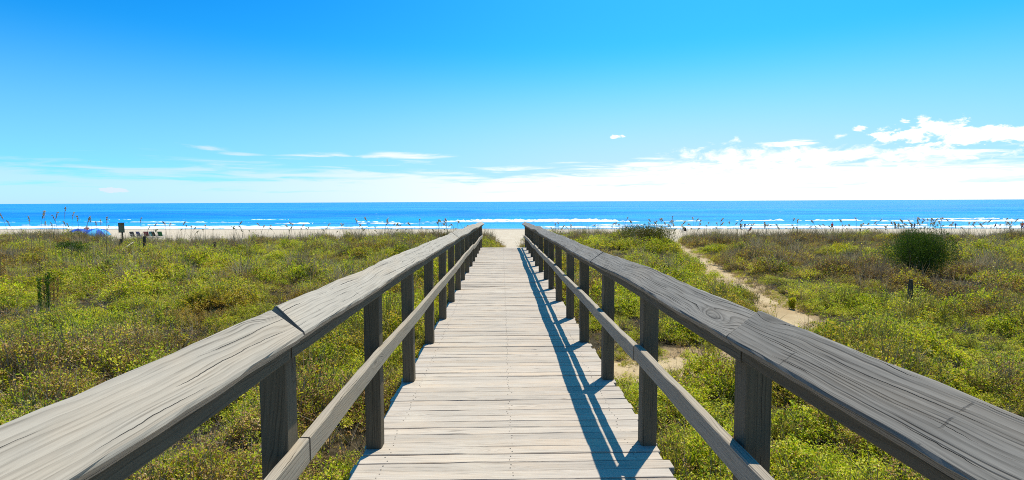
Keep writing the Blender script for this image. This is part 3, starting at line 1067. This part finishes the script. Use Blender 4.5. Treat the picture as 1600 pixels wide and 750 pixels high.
# ---- sea oats: single stalks with drooping seed heads
def oat_meshes(seed, h, head, nsp, sz):
    r = random.Random(seed)
    b1, b2 = bmesh.new(), bmesh.new()
    lean = Vector((r.gauss(0, .10), r.gauss(0, .10), 0))
    P = []
    for i in range(7):
        s = i / 6
        P.append(Vector((lean.x * h * s * s * 1.5, lean.y * h * s * s * 1.5, h * s)))
    dirn = Vector((lean.x, lean.y, 0))
    dirn = dirn.normalized() if dirn.length > .01 else Vector((1, 0, 0))
    tip = P[-1]
    top = [tip + dirn * head * (.10 + .30 * s * s) + Vector((0, 0, head * (.9 * s - .35 * s * s))) for s in (.25, .5, .75, 1)]
    tube(b1, P + top, [.0048, .0046, .0044, .0042, .004, .0038, .0036, .003, .0026, .002, .0015], 4)
    tube(b2, [tip - Vector((0, 0, .02))] + top, [.0055, .005, .004, .003, .002], 4)
    for i in range(nsp):
        s = r.random()
        k = min(3, int(s * 4))
        a = ([tip] + top)[k]
        b = top[k]
        p = a.lerp(b, r.random())
        d = (dirn * .6 + Vector((r.gauss(0, .7), r.gauss(0, .7), r.uniform(-.9, .3)))).normalized()
        L = sz * r.uniform(.7, 1.3)
        leaf(b2, p, d, rdir(r, -.2), L, L * .55, 0, .1)
        leaf(b2, p, d, rdir(r, -.2), L, L * .5, 0, .1)
    for i in range(3):
        a = r.uniform(0, 2 * PI)
        d = Vector((math.cos(a) * .5, math.sin(a) * .5, 1)).normalized()
        blade(b1, Vector((0, 0, .0)), d, h * r.uniform(.4, .6), .009, Vector((math.cos(a), math.sin(a), -.8)) * .9)
    return mesh_of('stalk', b1, M_STEM), mesh_of('seed_head', b2, M_OAT)


OATS = [oat_meshes(100 + i, 1.0, .20, 30, .030) for i in range(7)]
OATS_S = [oat_meshes(200 + i, 1.0, .19, 24, .044) for i in range(7)]


def oat(x, y, top_z, label, group, small, r):
    g0_ = ground_z(x, y)
    hh = max(0.35, top_z - g0_)
    root = empty('sea_oat', (x, y, g0_ - .03), rot=(0, 0, r.uniform(0, 6.28)))
    tag(root, label, 'sea oat', group)
    a, b = r.choice(OATS_S if small else OATS)
    s = hh / 1.12
    q = (1.4 if small else 1.0)
    for nm, md_ in (('stalk', a), ('seed_head', b)):
        o = link(nm, md_, root)
        o.scale = (q, q, s)


ro = random.Random(9)
for px, py, Y in [(18, 330, 17), (46, 336, 16), (55, 328, 15), (65, 327, 16), (77, 330, 18), (92, 321, 16), (94, 334, 18), (107, 330, 17), (123, 335, 16), (131, 338, 17),
                  (143, 337, 18), (158, 340, 17), (162, 336, 16), (163, 350, 18), (215, 339, 19), (221, 352, 20), (84, 346, 19), (110, 344, 19), (35, 342, 18), (150, 345, 19),
                  (118, 347, 20), (72, 345, 19)]:
    p = at(px, py - 1, Y)
    oat(p.x, Y, p.z, 'tall sea oat stalk with pale tan seed head on the left part of the dune', 'tall sea oats on the left dune', False, ro)
spots = []
for _ in range(104): spots.append((ro.uniform(1040, 1600), ro.choice((ro.uniform(344, 356), ro.uniform(338, 352)))))
for _ in range(34): spots.append((ro.gauss(1040, 45), ro.uniform(336, 356)))
for _ in range(22): spots.append((ro.uniform(1380, 1500), ro.uniform(338, 352)))
for _ in range(44): spots.append((ro.uniform(545, 735), ro.uniform(338, 358)))
for _ in range(14): spots.append((ro.uniform(850, 1000), ro.uniform(344, 358)))
for _ in range(40): spots.append((ro.uniform(235, 545), ro.uniform(344, 360)))
for px, py in spots:
    Y = ro.uniform(24.5, 30.5)
    p = at(px, py, Y)
    if 0.4 > abs(p.x): continue
    r_side = px > 800; Y = min(Y, 29.5)
    oat(p.x, Y, p.z, ('thin brown sea oat stalk on the dune edge right of the boardwalk' if r_side else 'thin brown sea oat stalk on the dune edge left of the boardwalk'),
        'sea oats on the right dune edge' if r_side else 'sea oats on the left dune edge', True, ro)

# ------------------------------------------------------------------ stakes, sign, sticks
M_STAKE = simple('old_stake_wood', (0.085, 0.07, 0.055), 0.9, 0.1, 0.4, 20)
M_PALE = simple('bleached_stick', (0.62, 0.54, 0.40), 0.8, 0.2)


def stake(loc, h, w, label, seed):
    r = random.Random(seed)
    bm = bmesh.new()
    rows = []
    lx, ly = r.gauss(0, .04), r.gauss(0, .04)
    N = 9
    for i in range(7):
        z = -0.2 + (h + .2) * i / 6
        k = 1 if i < 6 else 0.82
        rows.append([bm.verts.new((lx * z + w * .5 * k * math.cos(2 * PI * j / N) * (1 + .18 * nz(j, i * .3, .9, seed)), ly * z + w * .5 * k * math.sin(2 * PI * j / N) * (1 + .18 * nz(j, i * .3, .9, seed + 3)),
                                   z + (.02 * nz(j, 3, 1.3, seed) if i == 6 else 0))) for j in range(N)])
    for a, b in zip(rows, rows[1:]):
        for j in range(N): bm.faces.new((a[j], a[(j + 1) % N], b[(j + 1) % N], b[j]))
    bm.faces.new(rows[-1])
    bm.faces.new(rows[0][::-1])
    o = link('wooden_stake', mesh_of('wooden_stake', bm, M_STAKE), None, loc)
    tag(o, label, 'stake')


g = gnd(1421, 478, 10.4); stake(g, 0.62, 0.085, 'weathered wooden stake standing in front of the rounded dark bush', 1)
g = gnd(188, 394, 22.6); stake(g, 0.72, 0.12, 'short dark wooden stake below the sign post', 2)
g = gnd(226, 397, 22.2); stake(g, 0.84, 0.13, 'thick dark wooden stake right of the sign, below the beach chairs', 3)
g = gnd(336, 392, 23.5); stake(g, 0.56, 0.12, 'stubby dark stake alone on the left dune, far right of the sign', 4)
bm = bmesh.new()
p0, p1 = at(186, 394, 21.5), at(209, 378, 22.4)
p0.z = max(p0.z, ground_z(p0.x, 21.5) + .1)
tube(bm, [p0, p0.lerp(p1, .5) + Vector((0, 0, .01)), p1], [.022, .02, .016], 6)
tag(link('leaning_stick', mesh_of('leaning_stick', bm, M_PALE)), 'pale bleached stick leaning over the plants beside the sign', 'stick')

# sign
g = gnd(191, 375, 27.6)
ps = at(191, 348, 27.6)
sg = empty('sign', (g.x, g.y, g.z))
tag(sg, 'small grey green beach sign with dark border on a post at the dune edge', 'sign')
M_SIGN = simple('faded_sign_panel', (0.20, 0.22, 0.15), 0.6, 0.3)
M_SIGND = simple('sign_border', (0.05, 0.055, 0.045), 0.6, 0.3)
M_RED = simple('faded_red_print', (0.38, 0.09, 0.05), 0.6, 0.3)


def box(bm, c, s, mi=0, bev=0.0):
    r_ = bmesh.ops.create_cube(bm, size=1, matrix=Matrix.Translation(c) @ Matrix.Diagonal((*s, 1)))
    fs = {f for v in r_['verts'] for f in v.link_faces}
    for f in fs: f.material_index = mi
    if bev:
        bmesh.ops.bevel(bm, geom=list({e for f in fs for e in f.edges}), offset=bev, segments=2, affect='EDGES', profile=.6)


TOP = ps.z - g.z
bm = bmesh.new(); box(bm, (0, 0.03, (TOP - .05) / 2 - .1), (.06, .05, TOP + .1), 0, .006)
link('sign_post', mesh_of('sign_post', bm, M_STAKE), sg)
bm = bmesh.new(); box(bm, (0, -0.006, TOP - .25), (.30, .014, .50), 0, .003)
pn = link('sign_panel', mesh_of('sign_panel', bm, M_SIGN), sg)
bm = bmesh.new()
for c, s in (((0, -.017, TOP - .012), (.30, .008, .024)), ((0, -.017, TOP - .488), (.30, .008, .024)), ((-.138, -.017, TOP - .25), (.024, .008, .452)), ((.138, -.017, TOP - .25), (.024, .008, .452))): box(bm, c, s)
link('border', mesh_of('border', bm, M_SIGND), pn)
bm = bmesh.new()
bmesh.ops.create_cone(bm, cap_ends=True, segments=20, radius1=.045, radius2=.045, depth=.006, matrix=Matrix.Translation((0.02, -.016, TOP - .09)) @ Matrix.Rotation(PI / 2, 4, 'X'))
link('red_disc', mesh_of('red_disc', bm, M_RED), pn)

# ------------------------------------------------------------------ beach umbrellas and chairs
def cloth(name, col): return simple(name, col, 0.8, 0.2, 0.12, 3)


M_NAVY, M_BLUE, M_SKY, M_TEAL = cloth('navy_cloth', (.01, .03, .22)), cloth('blue_cloth', (.015, .10, .50)), cloth('sky_blue_cloth', (.08, .40, .70)), cloth('teal_cloth', (.01, .10, .16))
M_BLACK, M_MAROON, M_GREENC, M_AQUA = cloth('black_cloth', (.012, .012, .016)), cloth('maroon_cloth', (.16, .02, .045)), cloth('green_cloth', (.03, .14, .05)), cloth('aqua_cloth', (.05, .36, .40))
M_REDC, M_WHITEC, M_PINKC = cloth('red_cloth', (.48, .04, .035)), cloth('white_cloth', (.75, .75, .75)), cloth('pink_cloth', (.62, .18, .20))
M_METAL = simple('aluminium_tube', (.55, .55, .56), .35, .6)


def umbrella(loc, rad, hgt, tilt, mats, label):
    root = empty('beach_umbrella', loc, rot=tilt)
    tag(root, label, 'umbrella')
    bm = bmesh.new()
    N, K = 8, 6
    ring = []
    ctr = bm.verts.new((0, 0, hgt))
    for j in range(1, K + 1):
        s = j / K
        ring.append([])
        for i in range(N * 3):
            a = 2 * PI * i / (N * 3)
            sag = 1 - .05 * s * (0.5 - .5 * math.cos(2 * PI * i / 3)) * 1.0
            q = rad * math.sin(s * 1.25) / math.sin(1.25) * sag
            ring[-1].append(bm.verts.new((q * math.cos(a), q * math.sin(a), hgt - rad * .62 * (1 - math.cos(s * 1.25)))))
    for i in range(N * 3):
        f = bm.faces.new((ctr, ring[0][i], ring[0][(i + 1) % (N * 3)])); f.material_index = (i // 3) % 2
    for a, b in zip(ring, ring[1:]):
        for i in range(N * 3):
            f = bm.faces.new((a[i], b[i], b[(i + 1) % (N * 3)], a[(i + 1) % (N * 3)])); f.material_index = (i // 3) % 2
    # a hanging valance
    low = [bm.verts.new(v.co + Vector((0, 0, -.07))) for v in ring[-1]]
    for i in range(N * 3):
        f = bm.faces.new((ring[-1][i], low[i], low[(i + 1) % (N * 3)], ring[-1][(i + 1) % (N * 3)])); f.material_index = (i // 3) % 2
    o = link('canopy', mesh_of('canopy', bm, mats), root)
    sm = o.modifiers.new('thickness', 'SOLIDIFY'); sm.thickness = .006
    bm = bmesh.new(); tube(bm, [(0, 0, -.4), (0, 0, hgt + .09)], [.02, .016], 8)
    link('pole', mesh_of('pole', bm, M_METAL), root)
    bm = bmesh.new()
    for i in range(N):
        a = 2 * PI * i / N
        P = []
        for j in range(K + 1):
            s = j / K
            q = (rad - .01) * math.sin(s * 1.25) / math.sin(1.25)
            P.append((q * math.cos(a), q * math.sin(a), hgt - .014 - rad * .62 * (1 - math.cos(s * 1.25))))
        tube(bm, P, [.006] * (K + 1), 4)
    link('ribs', mesh_of('ribs', bm, M_METAL), root)


def bch(px, Y):
    p = at(px, 360, Y)
    return Vector((p.x, Y, ground_z(p.x, Y)))


umbrella(bch(124, 64.5), 1.05, 1.36, (0.10, -0.06, .2), [M_NAVY, M_BLUE], 'navy blue beach umbrella, the left one of the two behind the dune')
umbrella(bch(151, 62.0), 1.22, 1.36, (0.22, 0.12, .5), [M_BLUE, M_SKY], 'striped light and mid blue beach umbrella, the right one of the two behind the dune')


def beach_chair(loc, rz, m, label, group, s=1.0):
    root = empty('beach_chair', loc, rot=(0, 0, rz))
    root.scale = (s, s, s)
    tag(root, label, 'beach chair', group)
    # frame: two side loops and cross tubes
    bm = bmesh.new()
    for X in (-.29, .29):
        tube(bm, [(X, -.30, .0), (X, -.22, .28), (X, .26, .24), (X, .52, .86)], [.013] * 4, 6)
        tube(bm, [(X, .34, .0), (X, .05, .26), (X, -.26, .46)], [.013] * 3, 6)
        tube(bm, [(X, -.28, .47), (X, .37, .50)], [.02, .02], 6)
        tube(bm, [(X, -.34, .012), (X, .40, .012)], [.012, .012], 6)
    for yy, zz in ((-.34, .012), (.40, .012), (-.24, .28), (.52, .86)):
        tube(bm, [(-.29, yy, zz), (.29, yy, zz)], [.012, .012], 6)
    link('frame', mesh_of('frame', bm, M_METAL), root)
    for nm, prof in (('seat', [(-.24, .275), (-.05, .225), (.12, .21), (.26, .25)]), ('backrest', [(.265, .262), (.36, .45), (.44, .66), (.525, .875)])):
        bm = bmesh.new()
        rows = []
        for (yy, zz) in prof:
            rows.append([bm.verts.new((X, yy, zz - (.02 if abs(X) < .2 else 0))) for X in (-.28, -.14, 0, .14, .28)])
        for a, b in zip(rows, rows[1:]):
            for i in range(4): bm.faces.new((a[i], a[i + 1], b[i + 1], b[i]))
        o = link(nm, mesh_of(nm, bm, m), root)
        sm = o.modifiers.new('thickness', 'SOLIDIFY'); sm.thickness = .012


for px, Y, rz, m, lab in [(209, 73, 1.2, M_BLACK, 'low black beach chair turned sideways, leftmost of the row behind the sign'),
                          (219.5, 75, PI - .2, M_NAVY, 'navy beach chair second from the left in the row on the sand'),
                          (230, 75, PI + .2, M_MAROON, 'maroon beach chair in the middle of the row on the sand'),
                          (236.5, 76, PI + .5, M_AQUA, 'aqua beach chair right of the maroon one'),
                          (243.5, 75, PI - .3, M_BLACK, 'black beach chair between the aqua and the green one'),
                          (252, 75.5, PI + .1, M_GREENC, 'green beach chair at the right end of the row on the sand'),
                          (1066, 95, PI + 1.0, M_BLACK, 'black beach chair facing the water beyond the mounded shrub, the left one'),
                          (1072, 96, PI - .9, M_BLACK, 'black beach chair beside another, to its right, beyond the sand path'),
                          (1169.5, 100, PI + .5, M_MAROON, 'reddish maroon beach chair alone on the sand near two dark dressed people')]:
    beach_chair(bch(px, Y), rz, m, lab, 'beach chairs on the sand', 1.0)

# ------------------------------------------------------------------ people far off on the beach
M_SKIN = simple('skin', (.42, .25, .17), .6, .3, .08)
M_SKIND = simple('tanned_skin', (.24, .13, .08), .6, .3, .08)
M_HAIR = simple('dark_hair', (.03, .02, .015), .7, .3)
M_HAIRB = simple('fair_hair', (.30, .19, .08), .7, .3)


def skin_mesh(name, joints, edges, m, parent, root=0, lv=2):
    me_ = bpy.data.meshes.new(name)
    me_.from_pydata([j[0] for j in joints], edges, [])
    o = link(name, me_, parent)
    o.modifiers.new('skin', 'SKIN').use_smooth_shade = True
    sv = me_.skin_vertices[0].data
    for i, j in enumerate(joints):
        sv[i].radius = (j[1], j[2] if len(j) > 2 else j[1])
        sv[i].use_root = i == root
    s = o.modifiers.new('subdivision', 'SUBSURF')
    s.levels = s.render_levels = lv
    me_.materials.append(m)
    return o


def person(loc, rz, label, shirt, short, skin=M_SKIN, hair=M_HAIR, stride=0.0, arms=(0.1, 0.1), bend=0.0, h=1.72, longleg=False):
    root = empty('person', loc, rot=(0, 0, rz))
    k = h / 1.75
    root.scale = (k, k, k)
    tag(root, label, 'person', 'people by the water')
    st = stride

    def T(x, y, z):                                   # bend the trunk forward at the hips
        if z > .95:
            c, s_ = math.cos(bend), math.sin(bend)
            return (x, y * c - (z - .95) * s_, .95 + (z - .95) * c + y * s_)
        return (x, y, z)
    J = [(T(0, 0, .96), .135, .10), (T(0, .005, 1.14), .120, .085), (T(0, 0, 1.34), .150, .095), (T(0, .01, 1.47), .060, .055), (T(0, 0, 1.54), .052),
         (T(0, -.012, 1.63), .078, .092), (T(0, -.005, 1.71), .070, .080)]
    E = [(0, 1), (1, 2), (2, 3), (3, 4), (4, 5), (5, 6)]
    for s_, fx, ar in ((-1, st, arms[0]), (1, -st, arms[1])):
        b = len(J)
        J += [((s_ * .095, -fx * .25, .86), .085), ((s_ * .10, -fx * .55 - .01, .50), .058), ((s_ * .10, -fx * .9 + .06 * abs(st), .10), .038), ((s_ * .105, -fx * .9 - .13, .035), .034)]
        E += [(0, b), (b, b + 1), (b + 1, b + 2), (b + 2, b + 3)]
        b = len(J)
        sw = fx * .35
        J += [(T(s_ * .19, 0, 1.40), .055), (T(s_ * (.22 + ar * .35), sw * .3, 1.14), .042), (T(s_ * (.23 + ar * .5), sw - .05, .91), .030), (T(s_ * (.235 + ar * .55), sw * 1.1 - .075, .81), .034, .02)]
        E += [(2, b), (b, b + 1), (b + 1, b + 2), (b + 2, b + 3)]
    body = skin_mesh('body', J, E, skin, root)
    # shirt
    JS = [(T(0, 0, .98), .150, .115), (T(0, .005, 1.14), .135, .10), (T(0, 0, 1.34), .165, .11), (T(0, .008, 1.44), .075, .065)]
    ES = [(0, 1), (1, 2), (2, 3)]
    for s_, fx, ar in ((-1, st, arms[0]), (1, -st, arms[1])):
        b = len(JS)
        JS += [(T(s_ * .19, 0, 1.40), .070), (T(s_ * (.208 + ar * .2), fx * .05, 1.25), .060)]
        ES += [(2, b), (b, b + 1)]
    if shirt is not None: skin_mesh('shirt', JS, ES, shirt, root)
    zl, rl_ = (.16, .055) if longleg else (.56, .078)
    JP = [(T(0, 0, .98), .150, .115), (T(0, 0, .92), .145, .11)]
    EP = [(0, 1)]
    for s_, fx in ((-1, st), (1, -st)):
        b = len(JP)
        f = .9 if longleg else .5
        JP += [((s_ * .095, -fx * .25, .84), .098), ((s_ * .10, -fx * f, zl), rl_)]
        EP += [(1, b), (b, b + 1)]
    skin_mesh('trousers' if longleg else 'shorts', JP, EP, short, root)
    skin_mesh('hair', [(T(0, .022, 1.66), .080, .088), (T(0, .012, 1.735), .074, .080)], [(0, 1)], hair, root)
    # face
    bm = bmesh.new()
    bmesh.ops.create_cone(bm, cap_ends=True, segments=8, radius1=.016, radius2=.004, depth=.03, matrix=Matrix.Translation(T(0, -.108, 1.625)) @ Matrix.Rotation(PI / 2, 4, 'X'))
    for s_ in (-1, 1):
        bmesh.ops.create_icosphere(bm, subdivisions=1, radius=.011, matrix=Matrix.Translation(T(s_ * .03, -.096, 1.65)))
        bmesh.ops.create_icosphere(bm, subdivisions=1, radius=.022, matrix=Matrix.Translation(T(s_ * .082, 0, 1.63)) @ Matrix.Diagonal((.4, .8, 1.3, 1)))
    box(bm, T(0, -.094, 1.575), (.045, .012, .010))
    link('face', mesh_of('face', bm, skin), root)


def wade(px, Y):
    p = at(px, 356, Y)
    return Vector((p.x, Y, max(ground_z(p.x, Y), SEA - .25)))


person(bch(136, 74), 0.4, 'person in a pink top standing behind the two blue umbrellas', M_PINKC, M_WHITEC, arms=(.5, .2))
person(bch(1300, 104), 1.9, 'person in a red shirt walking along the sand', M_REDC, M_GREENC, M_SKIN, stride=.35)
person(wade(1157, 150), 0.2, 'person in dark clothes, left one of a pair beside the maroon chair', M_BLACK, M_NAVY, M_SKIND, stride=.1)
person(wade(1163.5, 146), 2.4, 'person in navy bending forward, right one of the pair beside the maroon chair', M_NAVY, M_BLACK, M_SKIND, bend=.35, stride=.2)
person(wade(1195, 152), PI, 'person in dark clothes standing alone at the water right of the maroon chair', M_BLACK, M_BLACK, M_SKIND, longleg=True)
person(wade(1398.5, 142), PI, 'person in black, left one of the couple above the left side of the dark bush', M_BLACK, M_BLACK, M_SKIND, longleg=True)
person(wade(1403.5, 142), PI + .2, 'person in green and black, right one of the couple left of the dark bush top', M_TEAL, M_BLACK, M_SKIND, arms=(.4, .2))
person(wade(1424.5, 141), PI - .3, 'person in navy standing right above the middle of the dark bush', M_NAVY, M_BLACK, M_SKIND, longleg=True)
person(wade(1428.8, 142), PI, 'person in dark green standing above the dark bush, beside the one in navy', M_TEAL, M_NAVY, M_SKIND)
person(wade(1493, 150), 0.3, 'person in dark top with spread arms at the water right of the dark bush', M_NAVY, M_BLACK, M_SKIND, arms=(.9, .9), stride=.2)
person(wade(1555, 140), 1.2, 'person in black walking bent forward at the far right', M_BLACK, M_BLACK, M_SKIND, stride=.3, bend=.25)
person(bch(1597, 92), 2.0, 'person in a red top at the right edge of the photo', M_REDC, M_NAVY, M_SKIN, stride=.15)

# ------------------------------------------------------------------ sky and sun
SUN_EL, SUN_AZ = math.radians(66), math.radians(30)
sv = Vector((math.cos(SUN_EL) * math.sin(SUN_AZ), math.cos(SUN_EL) * math.cos(SUN_AZ), math.sin(SUN_EL)))
sl = bpy.data.lights.new('sun', 'SUN')
sl.energy = 4.6
sl.angle = math.radians(0.5)
sl.color = (1.0, 0.92, 0.77)
so = bpy.data.objects.new('sun', sl)
so.rotation_euler = (-sv).to_track_quat('-Z', 'Y').to_euler()
so.location = (20, 30, 60)
C.objects.link(so)

wd = bpy.data.worlds.new('World')
sc.world = wd
wd.use_nodes = True
t = NT(wd.node_tree)
gen = t.n('ShaderNodeTexCoord').outputs['Generated']
sp = t.n('ShaderNodeSeparateXYZ')
t.nt.links.new(gen, sp.inputs[0])
X, Yy, Z = sp.outputs
az = t.m('ARCTAN2', X, Yy)
el = t.m('ARCSINE', Z)
sky = t.n('ShaderNodeTexSky', sky_type='NISHITA')
sky.sun_disc = False
sky.sun_elevation = SUN_EL
sky.sun_rotation = SUN_AZ
sky.altitude = 0
sky.air_density = 1.0
sky.dust_density = 0.6
sky.ozone_density = 3.0
# the photograph's clear dry air: the blue reaches low, so look the sky up a little higher than it stands
zl = t.m('MULTIPLY', t.m('MAXIMUM', Z, 0.0), 2.1)
nv = t.n('ShaderNodeVectorMath', operation='NORMALIZE')
t.put(nv.inputs[0], t.xyz(X, Yy, zl))
t.nt.links.new(nv.outputs[0], sky.inputs[0])
hs = t.n('ShaderNodeHueSaturation')
hs.inputs['Saturation'].default_value = 1.5
hs.inputs['Value'].default_value = 1.0
t.nt.links.new(sky.outputs[0], hs.inputs['Color'])
front = t.ss(t.m('COSINE', az), -0.25, 0.55)
tintc = t.mix(front, (0.62, 0.80, 0.78), (0.14, 1.20, 1.34))  # unseen sky behind the camera dulled, shaped to cut blue fill on wood
skyc = t.mix(1.0, hs.outputs[0], tintc, 'MULTIPLY')
# the air scatters more towards the sun's side and towards the horizon
azd = t.m('MULTIPLY', az, 180 / PI)
eld = t.m('MULTIPLY', el, 180 / PI)
ga = t.m('MULTIPLY', t.m('SUBTRACT', azd, 20.0), 1 / 36.0)
aur = t.m('POWER', 2.718, t.m('MULTIPLY', t.m('MULTIPLY', ga, ga), -1.0))
hor = t.m('SUBTRACT', 1.0, t.ss(eld, 4.0, 22.0))
low = t.m('SUBTRACT', 1.0, t.ss(eld, 1.0, 16.0))
w1 = t.m('ADD', t.m('MULTIPLY', aur, t.m('ADD', 0.36, t.m('MULTIPLY', hor, 0.64))), t.m('MULTIPLY', t.m('MULTIPLY', hor, 0.42), t.m('SUBTRACT', 1.0, aur)))
w1 = t.m('MULTIPLY', w1, t.m('SUBTRACT', 1.0, t.ss(eld, 28.0, 50.0)))
KS = 1 / 0.12 / 1.23
skyc = t.mix(w1, skyc, (0.085 * KS, 0.68 * KS, 1.04 * KS))
w2 = t.m('MULTIPLY', low, t.m('ADD', 0.34, t.m('MULTIPLY', aur, 0.58)))
skyc = t.mix(w2, skyc, (0.58 * KS, 0.81 * KS, 1.02 * KS))


def azel(px, py):
    d = ray(px, py).normalized()
    return math.atan2(d.x, d.y), math.asin(d.z)


puff = t.noise(t.xyz(t.m('MULTIPLY', az, 30.0), t.m('MULTIPLY', el, 62.0)), 1.0, 8, 0.62, 0.35)
strk = t.noise(t.xyz(t.m('MULTIPLY', az, 7.0), t.m('MULTIPLY', el, 90.0), 3.0), 1.0, 7, 0.6, 0.5)
dens = None
# px, py, half width, half height in pixels, tilt, noise kind, soft
CL = [(1450, 205, 62, 20, 0.02, 'p', .50), (1540, 213, 118, 17, 0.0, 'p', .50), (1405, 213, 40, 10, 0, 'p', .4),
      (1345, 199, 14, 5, 0, 'p', .5), (968, 213, 16, 5, 0, 'p', .5), (1050, 224, 34, 3.5, 0, 's', .5),
      (1200, 252, 190, 34, 0, 'p', .9), (1100, 266, 220, 24, 0, 's', .9), (1330, 244, 200, 13, -0.03, 'p', .8), (1300, 272, 330, 16, 0, 's', .9), (1470, 243, 90, 7, -.02, 's', .6), (1230, 225, 60, 6, 0, 's', .5),
      (1425, 260, 30, 5, 0, 'p', .4),
      (338, 232, 62, 6, -0.06, 's', 1.3), (365, 239, 50, 4, -.03, 's', 1.3), (480, 243, 66, 7, 0.08, 's', 1.3), (520, 241, 34, 4, -.1, 's', 1.3), (640, 245, 84, 10, 0.02, 's', 1.2), (612, 240, 50, 5, -.05, 's', 1.2), (180, 297, 26, 6, 0, 'p', .6)]
for px, py, rx, ry, sh, kind, soft in CL:
    a0, e0 = azel(px, py)
    u_ = t.m('MULTIPLY', t.m('SUBTRACT', az, a0), F / rx)
    v_ = t.m('MULTIPLY', t.m('SUBTRACT', el, e0), F / ry)
    if sh: v_ = t.m('SUBTRACT', v_, t.m('MULTIPLY', u_, sh * rx / ry))
    r2 = t.m('ADD', t.m('MULTIPLY', u_, u_), t.m('MULTIPLY', v_, v_))
    nn = t.m('MULTIPLY', t.m('SUBTRACT', puff if kind == 'p' else strk, 0.5), 4.2 if rx < 120 else 3.4)
    q = t.ss(t.m('ADD', t.m('SUBTRACT', 0.45 if rx < 40 else 0.62 if rx < 120 else 0.72, r2), nn), 0.0, soft)
    dens = q if dens is None else t.m('MAXIMUM', dens, q)
# veil of thin high cloud along the horizon, thicker towards the sun
ed = t.m('MULTIPLY', el, 180 / PI)
veil = t.m('SUBTRACT', 1.0, t.ss(t.m('ADD', ed, t.m('MULTIPLY', t.m('SUBTRACT', strk, 0.5), 8.0)), 1.6, 3.8))
toward = t.ss(az, -0.75, 0.25)
veil = t.m('MULTIPLY', veil, t.m('ADD', 0.55, t.m('MULTIPLY', toward, 0.4)))
dens = t.m('MAXIMUM', dens, veil)
dens = t.m('MULTIPLY', dens, t.m('GREATER_THAN', Z, -0.02))
CLOUD = KS * 1.0
cc = t.mix(toward, (CLOUD * .66, CLOUD * .80, CLOUD * 1.0), (CLOUD * 1.06, CLOUD * 1.07, CLOUD * 1.08))
col = t.mix(dens, skyc, cc)
bg = t.n('ShaderNodeBackground')
t.put(bg.inputs['Color'], col)
bg.inputs['Strength'].default_value = 0.12
wo = t.n('ShaderNodeOutputWorld')
t.nt.links.new(bg.outputs[0], wo.inputs['Surface'])

# ------------------------------------------------------------------ output
sc.view_settings.view_transform = 'Standard'
sc.view_settings.look = 'None'
sc.view_settings.exposure = 0.42
sc.view_settings.gamma = 1.0
sc.view_settings.use_curve_mapping = False
sc.render.engine = 'CYCLES'
sc.cycles.max_bounces = 6
sc.cycles.diffuse_bounces = 3
sc.cycles.transparent_max_bounces = 4
sc.cycles.use_denoising = False
sc.cycles.filter_width = 1.0
